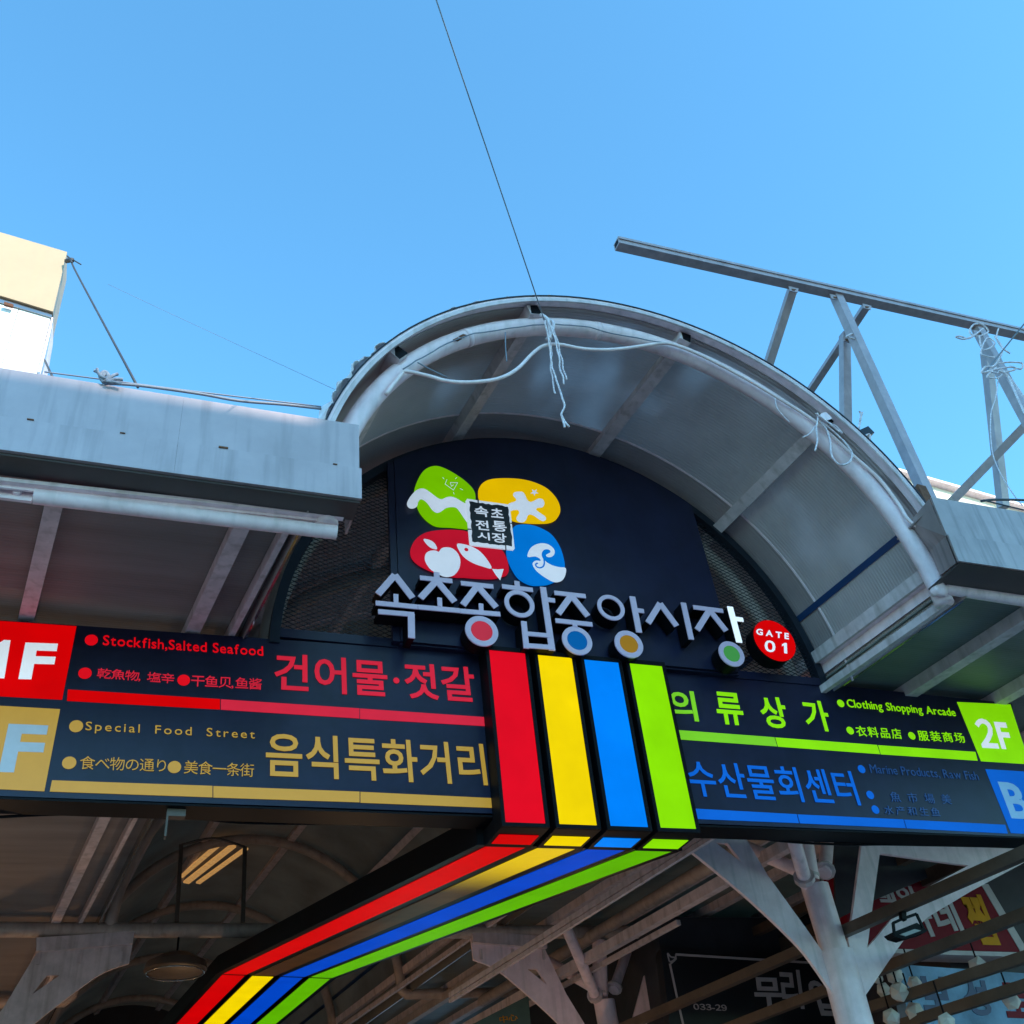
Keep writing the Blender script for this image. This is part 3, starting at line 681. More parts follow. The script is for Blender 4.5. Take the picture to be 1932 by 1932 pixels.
    # seal
    def rough(c, amp):
        out = []
        for i in range(4):
            a, b = c[i], c[(i + 1) % 4]
            for k in range(14):
                f = k / 14; out.append((a[0] + (b[0] - a[0]) * f + random.uniform(-amp, amp), a[1] + (b[1] - a[1]) * f + random.uniform(-amp, amp)))
        return out
    s = slab('seal_plaque', [e6(*p) for p in ((900, 718), (1290, 772), (1306, 785), (1352, 1190), (1340, 1204), (940, 1158), (925, 1148), (888, 735))], Ye - .02, .018, M_EWHT, t)
    slab('seal_field', [e6(*p) for p in rough([(922, 745), (1290, 792), (1333, 1168), (952, 1125)], 6)], Ye - .024, .003, M_SBLK, s)
    for ch, x, y, wd, h in (('속', 975, 880, 130, 98), ('초', 1130, 892, 118, 88), ('전', 985, 1008, 125, 92), ('통', 1148, 1022, 132, 98), ('시', 1000, 1102, 118, 72), ('장', 1140, 1128, 140, 90)):
        text('seal_lettering', ch, e6(x, y), e6(x + wd, y + wd * .1), e6(x - h * .1, y - h), Ye - .029, M_EWHT, s, .014, .003)
    for a, b in (((998, 722), (1010, 760)), ((905, 1000), (940, 1012)), ((1310, 945), (1345, 955)), ((1262, 1160), (1272, 1205))):
        slab('seal_notch', [e6(a[0], a[1]), e6(b[0], a[1] + 3), e6(b[0] + 2, b[1]), e6(a[0] + 2, b[1])], Ye - .0225, .002, M_SBLK, s)
    return t
BOARD = board()

# channel letters: strokes (x0,y0,x1,y1,width) in crop pixels, standing proud of the board
def letters():
    Y = 7.70
    mpp = .36375 * (PY((1040, 1150), Y) - CAM).dot(fw) / F_PX
    cnt = [0]
    def syl(label, cr_, strokes, rings=(), dots=(), face=M_LETTER, loc=None):
        t = tag(bpy.data.objects.new('channel_letter', None), label, 'sign letter', 'channel letters of the market name')
        COL.objects.link(t); x, y = strokes[0][:2]; P = PY(cr_(x, y), Y); t.location = P; WL[t.name] = P; t.empty_display_size = .1
        fm, rm = MB(), MB(); 
        for i, (x0, y0, x1, y1, wd) in enumerate(strokes):
            A, B = PY(cr_(x0, y0), Y), PY(cr_(x1, y1), Y); A.y = B.y = Y - .0015 * i
            d = (B - A).normalized(); nn = Vector((-d.z, 0, d.x)) * (wd * mpp / 2)
            fm.prism([A - nn, B - nn, B + nn, A + nn], (0, .012, 0))
            ni = nn * .93
            rm.prism([A - ni + d * .003 + Vector((0, .013 + .0015 * i, 0)), B - ni - d * .003 + Vector((0, .013 + .0015 * i, 0)), B + ni - d * .003 + Vector((0, .013 + .0015 * i, 0)), A + ni + d * .003 + Vector((0, .013 + .0015 * i, 0))], (0, .16 + .002 * i, 0))
        fm.make('letter_face', face, t); rm.make('letter_return', M_BLACK, t)
        for k, (x, y, R1, R0) in enumerate(rings):
            c = PY(cr_(x, y), Y); c.y = Y - .004
            disc('letter_ring', tuple(c), 0, R1 * mpp, .014, face, t, R0 * mpp)
            disc('ring_return', (c.x, Y + .012, c.z), 0, R1 * mpp * .98, .155, M_BLACK, t, R0 * mpp * 1.03)
        for x, y, R1, R0, m in dots:
            c = PY(cr_(x, y), Y); c.y = Y - .006
            rg = disc('ring_lamp', tuple(c), 0, R1 * mpp, .016, face, t, R0 * mpp)
            disc('lamp_disc', tuple(c), 0, R0 * mpp - .002, .012, m, rg)
            disc('lamp_housing', (c.x, Y + .013, c.z), 0, R1 * mpp * .97, .155, M_BLACK, rg)
        return t
    w1, w2 = 34, 26
    syl('silver syllable 속 at the left end of the name', c5, [(292, 698, 205, 797, w1), (292, 698, 384, 817, w1), (297, 798, 298, 842, 24), (192, 844, 410, 865, w2), (205, 889, 392, 905, w2), (376, 900, 378, 1027, w1)])
    syl('silver syllable 초, second of the name', c5, [(509, 684, 510, 716, 30), (422, 712, 590, 730, w2), (508, 728, 425, 818, w1), (508, 728, 602, 838, w1), (523, 818, 525, 862, 24), (412, 866, 628, 885, w2)])
    syl('silver syllable 종 with a red dot under it', c5, [(635, 740, 803, 758, w2), (720, 755, 645, 853, w1), (720, 755, 818, 866, w1), (738, 848, 740, 892, 24), (630, 886, 838, 903, w2)], dots=[(742, 990, 86, 57, M_DRED)])
    syl('silver syllable 합 in the middle of the name', c5, [(925, 730, 928, 762, 28), (848, 757, 1008, 776, w2), (1060, 762, 1108, 1090, w1), (1078, 826, 1122, 832, w2), (960, 940, 974, 1080, 30), (962, 1003, 1100, 1015, 24), (968, 1066, 1112, 1076, 26)], rings=[(938, 848, 82, 58)])
    syl('silver syllable 중 with a blue dot under it', c5, [(1120, 790, 1282, 808, w2), (1207, 805, 1140, 898, w1), (1207, 805, 1293, 912, w1), (1125, 935, 1316, 956, w2), (1224, 950, 1228, 972, 26)], dots=[(1237, 1040, 83, 56, M_DBLU)])
    syl('silver syllable 앙 with a mustard dot under it', c5, [(1524, 810, 1560, 996, w1), (1538, 880, 1584, 886, w2)], rings=[(1413, 868, 79, 57)], dots=[(1505, 1058, 81, 53, M_DYEL)])
    syl('silver syllable 시, last but one of the name', c5, [(1668, 846, 1606, 946, w1), (1668, 846, 1754, 963, w1), (1788, 843, 1830, 1033, 32)])
    syl('syllable 장 with lit white stroke and green dot at the right end', c6, [(218, 162, 372, 182, w2), (302, 178, 238, 280, w1), (302, 178, 388, 286, w1)], dots=[(415, 406, 77, 50, M_DGRN)])
    syl('brightly lit white upright stroke beside the round gate sign', c6, [(408, 160, 457, 345, 36), (428, 222, 476, 228, 26)], face=M_LETTER_W)
letters()

def gate_disc():
    Y = 7.70
    t = thing('gate_number_sign', 'round red illuminated sign reading GATE 01', 'sign', PY(c6(640, 335), Y))
    r = .243
    disc('light_face', c6(640, 335), Y, r, .012, M_RED2, t, None, 56)
    c = PY(c6(640, 335), Y)
    disc('housing', (c.x, Y + .013, c.z), 0, r * .985, .17, M_BLACK, t, None, 56)
    text('lettering', 'GATE', c6(543, 305), c6(713, 331), c6(543, 273), Y - .002, M_WTXT, t, .03, .003, 3.4, True)
    text('lettering', '01', c6(588, 393), c6(704, 407), c6(586, 333), Y - .002, M_WTXT, t, .03, .003, 4.5, True)
    mb = MB(); mb.tube([(c.x, Y + .1, c.z), (c.x, 8.0, c.z)], .03, 8).make('bracket', M_DARK, t)
gate_disc()

# ================================================================== DIRECTORY SIGNS
def dot(c, x, y, r, m, t): disc('bullet', c(x, y), 7.994, r * .36375 * 10.0 / F_PX, .005, m, t, None, 20)
def directory_left():
    t = thing('directory_sign', 'left directory sign with red and mustard floor rows', 'directory sign', (0, 8.1, 4.88))
    Y = 8.0; X0 = -2.6; xr = PY(k8(440, 300), Y).x
    zt = lambda x: 6.37 + .022 * (x + 1.1)
    MB().prism([(X0, Y, 4.878), (xr, Y, 4.892), (xr, Y, 6.455), (1.05, Y, 6.418), (X0, Y, 6.33)], (0, .27, 0)).make('panel', M_NAVY, t)
    MB().box((X0, Y + .002, 4.86), (xr, Y + .285, 4.877)).make('bottom_tray', M_BLACK, t)
    Yf = 7.994
    a = slab('floor_box', [c4(-420, 205), c4(397, 262), c4(322, 643), c4(-440, 600)], Y - .005, .004, M_RED2, t); a['label'] = 'red 1F box'
    text('numeral', 'F', c4(95, 536), c4(268, 540), c4(132, 347), Y - .0065, M_WTXT, a, .035, .002)
    text('numeral', '1', c4(-60, 528), c4(22, 533), c4(-25, 330), Y - .0065, M_WTXT, a, .035, .002)
    a = slab('floor_box', [c4(-440, 650), c4(312, 692), c4(230, 1118), c4(-460, 1085)], Y - .005, .004, M_TYEL, t); a['label'] = 'mustard F box'
    text('numeral', 'F', c4(-8, 1018), c4(205, 1024), c4(45, 768), Y - .0065, M_GTXT, a, .03, .002)
    def bar(cr1, p, m): 
        slab('underline_bar', p, Y - .006, .005, m, t)
    g = 1.5
    bar(None, [c4(352, 590), c4(1141, 640), c4(1141, 693), c4(347, 648)], M_RED2)
    bar(None, [c4(1146, 641), c4(1864, 688), c4(1864, 740), c4(1146, 694)], M_TRED)
    bar(None, [c4(1868, 689), c5(775, 1437), c5(775, 1483), c4(1868, 742)], M_TRED)
    bar(None, [c4(270, 1061), c4(1102, 1090), c4(1102, 1149), c4(258, 1119)], M_TYEL)
    bar(None, [c4(1107, 1091), c4(1865, 1120), c4(1865, 1175), c4(1107, 1150)], M_TYEL)
    bar(None, [c4(1870, 1121), c5(815, 1857), c5(815, 1907), c4(1870, 1177)], M_TYEL)
    T = lambda s, BL, BR, TL, m, b=.02, sp=1.0, split=False: text('lettering', s, BL, BR, TL, Yf, m, t, b, .006, sp, split)
    T('Stockfish,Salted Seafood', c4(532, 368), c4(1366, 424), c4(536, 308), M_TRED2, .008)
    T('乾魚物, 塩辛', c4(500, 532), c4(902, 562), c4(508, 478), M_TRED, .0, 1.0, True)
    T('干鱼贝,鱼酱', c4(990, 575), c4(1357, 594), c4(994, 514), M_TRED, .0, 1.0, True)
    T('건어물·젓갈', c4(1422, 592), c5(716, 1360), c4(1425, 400), M_TRED, .016, 1.0, True)
    T('Special Food Street', c4(441, 815), c4(1322, 858), c4(446, 757), M_TYEL, -.002, 2.4)
    T('食べ物の通り', c4(413, 1003), c4(860, 1018), c4(418, 935), M_TYEL, -.006, 1.0, True)
    T('美食一条街', c4(953, 1026), c4(1316, 1044), c4(958, 958), M_TYEL, -.006, 1.0, True)
    T('음식특화거리', c4(1378, 1040), c5(775, 1790), c4(1380, 812), M_TYEL, .014, 1.0, True)
    for x, y, m in ((474, 333, M_TRED2), (441, 505, M_TRED2), (953, 541, M_TRED2), (395, 780, M_TYEL), (359, 970, M_TYEL), (905, 992, M_TYEL)): dot(c4, x, y, 27, m, t)
    # little bracket under the panel
    b = PY(b0(1005, 90), 8.1)
    MB().box((b.x - .07, 8.06, 4.64), (b.x - .055, 8.14, 4.858)).box((b.x - .055, 8.06, 4.80), (b.x + .07, 8.14, 4.858)).make('bracket', M_SLAT, t)
directory_left()
def directory_right():
    t = thing('directory_sign', 'right directory sign with green and blue floor rows', 'directory sign', (7, 8.1, 4.88))
    Y = 8.0; xl = PY(k8(1840, 330), Y).x; xT = PY(c6(1862, 662), Y); xB = PY(c6(2010, 1345), Y)
    MB().prism([(xl, Y, 4.872), (xB.x, Y, 4.862), (xT.x + .02, Y, xT.z), (7.0, Y, 6.47), (xl, Y, 6.47)], (0, .27, 0)).make('panel', M_NAVY, t)
    MB().box((xl, Y + .002, 4.845), (xB.x, Y + .285, 4.861)).make('bottom_tray', M_BLACK, t)
    a = slab('floor_box', [c6(1585, 655), c6(1862, 668), c6(1962, 978), c6(1710, 962)], Y - .005, .004, M_TGRN2, t); a['label'] = 'green 2F box'
    text('numeral', '2F', c6(1712, 892), c6(1880, 902), c6(1668, 738), Y - .0065, M_WTXT, a, .03, .002)
    a = slab('floor_box', [c6(1732, 1003), c6(1975, 1018), c6(2080, 1345), c6(1865, 1335)], Y - .005, .004, M_TBLU, t); a['label'] = 'blue B box'
    text('numeral', 'B', c6(1868, 1258), c6(1985, 1265), c6(1795, 1068), Y - .0065, M_BTXT, a, .03, .002)
    for p, m in (([(130, 800), (638, 838), (652, 885), (136, 848)], M_TGRN), ([(643, 839), (1170, 878), (1186, 925), (657, 886)], M_TGRN2), ([(1176, 879), (1680, 914), (1692, 959), (1191, 926)], M_TGRN2),
                 ([(205, 1207), (753, 1237), (765, 1283), (222, 1261)], M_TBLU), ([(758, 1238), (1306, 1264), (1320, 1309), (771, 1284)], M_TBLU), ([(1311, 1265), (1835, 1292), (1848, 1337), (1325, 1310)], M_TBLU)):
        slab('underline_bar', [c6(*q) for q in p], Y - .006, .005, m, t)
    T = lambda s, BL, BR, TL, m, b=.02, sp=1.0, split=False: text('lettering', s, BL, BR, TL, 7.994, m, t, b, .006, sp, split)
    for ch, a, b, tp in (('의', (107, 745), (247, 757), (80, 588)), ('류', (350, 768), (487, 778), (322, 600)), ('상', (585, 785), (722, 796), (545, 622)), ('가', (812, 798), (940, 810), (770, 640))):
        T(ch, c6(*a), c6(*b), c6(*tp), M_TGRN2 if ch != '의' else M_TGRN, .02)
    T('Clothing Shopping Arcade', c6(1022, 695), c6(1585, 742), c6(1008, 640), M_TGRN2, .006)
    T('衣料品店', c6(1068, 832), c6(1302, 848), c6(1055, 778), M_TGRN2, .004, 1.2, True)
    T('服装商场', c6(1390, 855), c6(1630, 868), c6(1375, 802), M_TGRN2, .004, 1.2, True)
    T('수산물회센터', c6(208, 1142), c6(1088, 1192), c6(168, 955), M_TBLU, .010, 1.0, True)
    T('Marine Products, Raw Fish', c6(1140, 1030), c6(1702, 1068), c6(1127, 978), M_TBLU_DIM, -.004)
    T('魚 市 場 美', c6(1245, 1172), c6(1560, 1186), c6(1232, 1120), M_TBLU_DIM, .0, 1.3)
    T('水产和生鱼', c6(1212, 1238), c6(1500, 1250), c6(1202, 1192), M_TBLU_DIM, .0, 1.3)
    for x, y, m in ((982, 662, M_TGRN2), (1031, 803, M_TGRN2), (1351, 830, M_TGRN2), (1090, 1003, M_TBLU), (1135, 1137, M_TBLU), (1162, 1213, M_TBLU)): dot(c6, x, y, 23, m, t)
directory_right()
def centre_band():
    Y = 8.0; t = thing('back_panel', 'dark panel behind the four coloured light ribbons', 'sign panel', (4, 8.1, 4.88))
    x0, x1 = PY(k8(440, 300), Y).x + .003, PY(k8(1840, 330), Y).x - .003
    MB().box((x0, Y + .004, 4.90), (x1, Y + .25, 6.437)).make('panel', M_NAVY, t)
    # letters carrier between the lunette sill and board
    MB().box((PY((745, 900), 7.9).x, 7.93, 6.44), (5.8, 7.978, 6.457)).make('lower_trim', M_NAVY, t)
centre_band()

# ================================================================== LIGHT RIBBONS
def ribbons():
    Y = 7.8
    lanes = (('red', 467, 743, (780, 1095), (970, 1102), M_RED, M_RED2, 'leftmost, red light ribbon running down the sign and back under the roof'),
             ('yellow', 852, 1117, (1030, 1118), (1207, 1128), M_YEL, M_YEL, 'yellow light ribbon whose ceiling strip is mostly unlit'),
             ('blue', 1218, 1478, (1268, 1142), (1450, 1152), M_BLU, M_BLU2, 'blue light ribbon between the yellow and green ones'),
             ('green', 1570, 1825, (1505, 1160), (1672, 1172), M_GRN, M_GRN2, 'rightmost, green light ribbon beside the right directory sign'))
    xL, xR = PY(k8(467, 318), Y).x, PY(k8(1825, 368), Y).x
    FL, FR = PZ((421.1, 1837.8), 5.8), PZ((624.1, 1845.4), 5.8)     # far bend
    GL = FL + Vector((-.124, 1, 0)) * 8; GR = FR + Vector((-.124, 1, 0)) * 8
    zb = 4.70
    ylw = mat('ribbon_yellow_failing', (0.22, 0.10, 0.035), 0.5, 0, 0.2, 2, spec=0.1)
    n, l = ylw.node_tree.nodes, ylw.node_tree.links
    g = n.new('ShaderNodeNewGeometry'); sx = n.new('ShaderNodeSeparateXYZ'); mr = n.new('ShaderNodeMapRange')
    l.new(g.outputs['Position'], sx.inputs[0]); l.new(sx.outputs[1], mr.inputs[0])
    mr.inputs[1].default_value, mr.inputs[2].default_value, mr.inputs[3].default_value, mr.inputs[4].default_value = 8.7, 10.4, .27, .0
    mr.interpolation_type = 'SMOOTHSTEP'
    n['Principled BSDF'].inputs['Emission Color'].default_value = lin(250, 212, 0) + (1,); l.new(mr.outputs[0], n['Principled BSDF'].inputs['Emission Strength'])
    for nm, a, b, tl, tr_, m1, m2, lab in lanes:
        xa = PY(k8(a, 330), Y).x; xb = PY(k8(b, 345), Y).x
        ztop = (PY(c5(*tl), Y).z + PY(c5(*tr_), Y).z) / 2; xta, xtb = PY(c5(*tl), Y).x, PY(c5(*tr_), Y).x
        xa, xb = (xa + xta) / 2, (xb + xtb) / 2
        t = thing('light_ribbon', lab, 'light ribbon', (xa, 7.9, 4.70), 'four coloured light ribbons')
        e = .035
        # front light box
        MB().box((xa - e, Y + .006, zb), (xb + e, 8.0, ztop + .045)).make('housing', M_BLACK, t)
        rm = MB(); rm.box((xa - e, Y - .012, zb + .002), (xa - .002, Y + .004, ztop + .045)).box((xb + .002, Y - .012, zb + .002), (xb + e, Y + .004, ztop + .045))
        rm.box((xa - .0015, Y - .012, ztop + .002), (xb + .0015, Y + .004, ztop + .045)).box((xa - .0015, Y - .012, zb + .002), (xb + .0015, Y + .004, 4.735)).make('rim', M_BLACK, t)
        MB().box((xa, Y - .004, 4.74), (xb, Y + .004, ztop)).make('light_panel', m1, t)
        # underside box reaching back beneath the sign
        MB().box((xa - e, 8.003, zb), (xb + e, 8.26, 4.84)).make('housing', M_BLACK, t)
        MB().box((xa, 7.965, zb - .006), (xb, 8.175, zb - .001)).make('light_panel', m1 if nm != 'red' else M_RED2, t)
        # ceiling strip
        fa, fb = (xa - xL) / (xR - xL), (xb - xL) / (xR - xL); fe = .024
        N0 = lambda f: Vector((xL + (xR - xL) * f, 8.265, zb + .012)); N1 = lambda f: FL + (FR - FL) * f; N2 = lambda f: GL + (GR - GL) * f
        def seg(P, Q, m, nm2, a_, b_, z0, z1):
            vs = [P(a_), P(b_), Q(b_), Q(a_)]
            MB().prism([v + Vector((0, 0, z0)) for v in vs], (0, 0, z1 - z0)).make(nm2, m, t)
        hw = .055
        seg(N0, N1, M_BLACK, 'housing', fa - hw, fb + hw, .004, .26); seg(N1, N2, M_BLACK, 'housing', fa - hw, fb + hw, .004, .26)
        P1 = lambda f: N0(f) + Vector((0, .0, 0)); Q1 = lambda f: N1(f) + (N0(f) - N1(f)).normalized() * .05
        seg(P1, Q1, ylw if nm == 'yellow' else m2, 'light_strip', fa, fb, -.004, .002)
        P2 = lambda f: N1(f) + (N2(f) - N1(f)).normalized() * .05
        seg(P2, N2, m2, 'light_strip', fa, fb, -.004, .002)
ribbons()

# ================================================================== ROPES, CABLES
def cable(name, label, cat, strands, m, group=None):
    t = MB()
    first = True
    mb = MB()
    for pts, r in strands:
        if m is M_ROPE:      # twisted strands: resample and swell the cord at each lay
            q = [Vector(p) for p in smoothloop([tuple(p) for p in pts], 4, False)]
            mb.tube(q, [r * (1.35 if k % 2 else .85) for k in range(len(q))], 6)
        else: mb.tube(pts, r, 7)
    o = mb.make(name, m, None, smooth=True); tag(o, label, cat, group); return o
R = rope
cable('conduit', 'white flexible conduit sagging along the tube arch', 'conduit', [
    R([(c2(420, 640), 6.12), (c2(500, 540), 6.1), (c2(530, 522), 6.08), (c2(640, 545), 6.07), (c2(740, 572), 6.05), (c2(860, 578), 6.05), (c2(1000, 560), 6.05), (c2(1100, 510), 6.06), (c2(1180, 430), 6.08), (c2(1240, 388), 6.1), (c2(1320, 382), 6.1), (c2(1450, 405), 6.1), (c2(1600, 408), 6.1), (c2(1780, 385), 6.1), (c3(40, 728), 6.1), (c3(120, 735), 6.08), (c3(280, 800), 6.08), (c3(480, 905), 6.08), (c3(640, 1000), 6.08), (c3(850, 1135), 6.08), (c3(1040, 1305), 6.08), (c3(1180, 1430), 6.08), (c3(1280, 1560), 6.08), (c3(1330, 1640), 6.06), (c3(1400, 1685), 6.05), (c3(1515, 1690), 6.0)], 6.1, .018)], M_HOSE)
cable('rope', 'frayed white rope tied over the arch crown with strands hanging down', 'rope', [
    R([c2(1245, 255), c2(1262, 330), c2(1270, 400), c2(1285, 500), c2(1320, 610), c2(1345, 690), c2(1330, 745), c2(1350, 815)], 6.0, .0085, 5, .02),
    R([c2(1330, 745), c2(1345, 780), c2(1368, 812)], 6.0, .0075, 5, .02),
    R([c2(1255, 260), c2(1275, 400), c2(1280, 520), c2(1298, 640)], 6.02, .007, 5, .02),
    R([c2(1260, 258), c2(1300, 330), c2(1330, 450), c2(1355, 565)], 6.0, .0075, 5, .015),
    R([c2(1262, 262), c2(1295, 340), c2(1320, 470), c2(1348, 592)], 5.98, .0075, 5, .015),
    R([(c2(1225, 225), 6.05), (c2(1262, 262), 6.0), (c2(1275, 345), 6.02), (c2(1258, 350), 6.12)], 6.0, .016, 5, .01),
    R([(c2(1240, 250), 6.08), (c2(1290, 275), 6.02), (c2(1268, 350), 6.0)], 6.0, .014, 5, .01)], M_ROPE)
cable('guy_wire', 'thin wire rising from the arch crown to the top of the picture', 'wire', [
    R([(c2(1240, 250), 6.05), (c2(1155, -5), 5.2), ((823, 0), 3.2), ((640, -560), .5)], 6, .0055, 6)], M_WIRE2)
cable('lashing', 'thin cord and tape running along the front of the tube arch', 'cord', [
    R([(c2(510, 510), 6.10), (c2(640, 430), 6.09), (c2(800, 350), 6.085), (c2(950, 315), 6.085), (c2(1240, 278), 6.085), (c2(1450, 290), 6.085), (c2(1600, 325), 6.085), (c2(1900, 380), 6.085)], 6, .006, 5, .012),
    R([(c2(585, 475), 6.1), (c2(660, 515), 6.08), (c2(740, 552), 6.05)], 6, .006), R([(c2(1040, 320), 6.08), (c2(1042, 400), 6.07), (c2(1048, 470), 6.06)], 6, .006)], M_WIRE2)
for i, (x, y) in enumerate(((790, 350), (820, 332))):
    o = slab('rust_flake', [c2(x - 22, y + 6), c2(x + 2, y - 6), c2(x + 26, y + 2), c2(x + 4, y + 14)], 6.1, .006, M_RUST); tag(o, 'small rusty paint flake on the tube arch, %s of the pair' % ('left' if i == 0 else 'right'), 'rust flake')
cable('rope', 'white rope loops knotted on the right shoulder of the arch', 'rope', [
    R([c3(860, 1090), c3(870, 1130), c3(905, 1170), c3(925, 1230), c3(935, 1310), c3(975, 1355), c3(1025, 1345), c3(1040, 1300), c3(1010, 1250), c3(950, 1190), c3(900, 1150), c3(870, 1135)], 6.02, .009),
    R([c3(865, 1100), c3(855, 1170), c3(860, 1230), c3(848, 1285)], 6.0, .008),
    R([c3(870, 1110), c3(920, 1140), c3(960, 1160), c3(990, 1195)], 6.0, .009), R([c3(850, 1090), c3(900, 1125), c3(975, 1185)], 5.98, .008),
    R([c3(855, 1150), c3(820, 1195), c3(785, 1215)], 6.05, .006), R([c3(640, 1010), c3(650, 1060), c3(680, 1100), c3(715, 1135)], 6.05, .005)], M_ROPE)
cable('rope', 'knotted grey rope bundle on top of the left fascia', 'rope', [
    R([c1(540, 930), c1(520, 900), c1(540, 875), c1(562, 895), c1(548, 925), c1(530, 905), c1(545, 885)], 5.9, .016),
    R([c1(545, 915), c1(510, 880), c1(488, 868)], 5.9, .012), R([c1(545, 910), c1(515, 890), c1(503, 858)], 5.88, .011),
    R([c1(550, 920), c1(585, 895), c1(612, 885)], 5.9, .013), R([c1(550, 925), c1(600, 912), c1(638, 915)], 5.9, .013), R([c1(550, 925), c1(600, 930), c1(628, 940)], 5.88, .012)], mat('grey_rope', (.22, .25, .31), .8, 0, .3, 30))
cable('support_cable', 'doubled cable stretched from the rope knot to the arched roof', 'cable', [
    R([(c1(540, 935), 5.96), (c1(715, 945), 5.96), (c1(1030, 988), 5.97), (c1(1240, 1025), 5.98), (c1(1480, 1045), 6.0), (c1(1665, 1066), 6.05)], 6, .012),
    R([(c1(230, 875), 5.98), (c1(540, 915), 5.97), (c1(1000, 975), 5.98), (c1(1665, 1055), 6.05)], 6, .006)], M_WIRE2)
cable('guy_wire', 'dark stay wire from the cream sign tower down to the left fascia', 'wire', [
    R([(c1(350, 275), 8.95), (c1(372, 305), 8.8), (c1(400, 368), 8.5), (c1(715, 955), 6.1)], 6, .011), R([(c1(355, 280), 8.9), (c1(420, 318), 8.8)], 6, .008), R([(c1(345, 300), 8.95), (c1(375, 295), 8.85)], 6, .03)], M_WIRE)
cable('guy_wire', 'short stay wire behind the left fascia beside the tower foot', 'wire', [R([(c1(232, 815), 8.9), (c1(262, 880), 8.0), (c1(275, 905), 7.6)], 6, .012)], M_WIRE)
cable('guy_wire', 'hair thin wire crossing the sky towards the torn plastic', 'wire', [R([(c1(560, 420), 9), (c1(900, 580), 8.3), (c1(1740, 968), 6.2)], 6, .0022)], M_WIRE2)
cable('sign_cable', 'black cable draped under the left directory sign', 'cable', [
    R([((-60, 1545), 8.32), (d0(500, 222), 8.32), (d0(1200, 238), 8.32), (d0(1600, 255), 8.33), (crop(600, 2324, 700)(300, 290), 8.33), (crop(600, 2324, 700)(900, 300), 8.32), (crop(600, 2324, 700)(1350, 290), 8.32)], 6, .012)], M_BLACK)
cable('sign_cable', 'black cable draped under the right directory sign', 'cable', [
    R([(d4(1100, 405), 8.3), (d4(1500, 450), 8.3), (d4(1932, 470), 8.3), (d5(900, 470), 8.3), (d5(1932, 490), 8.3)], 6, .012)], M_BLACK)

# ================================================================== BILLBOARD FRAME ON THE ROOF
def roof_frame():
    Y = 6.75
    t = thing('billboard_frame', 'bare grey steel billboard frame standing on the right of the roof', 'steel frame', PY(c3(1460, 1590), Y))
    a, b = PY((1163, 460), Y), PY((1932, 632), Y); b = b + (b - a) * .7
    ch = MB().bar(a, b, .13, .11, (0, 0, 1)).make('chord', M_TRUSS, t)
    d = (b - a).normalized()
    MB().bar(a - d * .003, a + d * .02, .09, .065).make('tube_opening', M_BLACK, ch)
    MB().bar(a + Vector((0, -.072, .035)), b + Vector((0, -.072, .035)), .012, .04).make('lip', M_TRUSS, ch)
    def st(p, q, yp, yq, wd=.085, nm='brace'):
        wd *= 1.25
        MB().bar(PY(p, yp), PY(q, yq), wd, wd, (0, 1, 0)).make(nm, M_TRUSS, t)
    st(c3(738, 425), c3(585, 900), Y + .06, 7.6)
    st(c3(950, 465), c3(1470, 1610), Y + .03, 6.5, .095, 'post')
    st(c3(1120, 525), c3(795, 1015), Y + .08, 8.4, .075)
    st(c3(1002, 685), c3(1008, 1200), Y + .15, 7.0, .085)
    st(c3(1690, 650), c3(1990, 1200), Y + .03, 6.6, .095, 'post')
    st(c3(1735, 770), c3(1825, 1580), Y + .2, 7.6, .09)
    st(c3(1990, 1100), c3(1560, 1545), Y + .1, 7.6, .085)
    for (x, y), yy, ln in (((738, 440), Y - .02, 26), ((955, 480), Y - .03, 30), ((1118, 530), Y - .02, 24), ((1012, 700), Y + .05, 20), ((1700, 668), Y - .03, 30)):
        pl = slab('weld_plate', [c3(x - ln, y - 10), c3(x + ln, y + 2), c3(x + ln * .8, y + 22), c3(x - ln * .7, y + 14)], yy, .012, M_TRUSS, t)
        slab('rust_mark', [c3(x - ln * .4, y + 3), c3(x + ln * .5, y + 6), c3(x + ln * .2, y + 14), c3(x - ln * .3, y + 11)], yy - .004, .003, M_RUST, pl)
    MB().bar(PY(c3(1385, 1480), 6.50), PY(c3(1440, 1590), 6.46), .11, .11, (0, 1, 0)).make('rusty_foot', M_RUST, t)
roof_frame()
cable('rope', 'tangled white rope bound round the right post of the billboard frame', 'rope', [
    R([c3(1690, 615), c3(1730, 640), c3(1745, 670), c3(1690, 690), c3(1650, 670), c3(1670, 630), c3(1720, 625)], 6.62, .010),
    R([c3(1720, 650), c3(1650, 700), c3(1600, 690), c3(1580, 695), c3(1625, 705), c3(1680, 680)], 6.6, .010),
    R([c3(1700, 690), c3(1720, 760), c3(1780, 730), c3(1740, 700), c3(1710, 780), c3(1780, 800)], 6.6, .010),
    R([c3(1800, 650), c3(1790, 700), c3(1820, 750), c3(1860, 780)], 6.58, .010),
    R([c3(1780, 690), c3(1820, 760), c3(1780, 840), c3(1730, 850), c3(1715, 880), c3(1790, 860), c3(1870, 850), c3(1880, 865), c3(1800, 880), c3(1740, 870)], 6.55, .011),
    R([c3(1800, 830), c3(1860, 825), c3(1920, 830), c3(1915, 860), c3(1860, 845)], 6.55, .010), R([c3(1790, 850), c3(1740, 900), c3(1800, 905), c3(1830, 870)], 6.55, .009),
    R([c3(1800, 870), c3(1850, 900), c3(1890, 990), c3(1935, 1090)], 6.5, .012), R([c3(1810, 860), c3(1870, 920), c3(1935, 1010)], 6.52, .012),
    R([c3(1800, 900), c3(1785, 1010), c3(1760, 1100), c3(1765, 1270), c3(1800, 1380), c3(1870, 1500), c3(1925, 1570)], 6.6, .006)], M_ROPE)
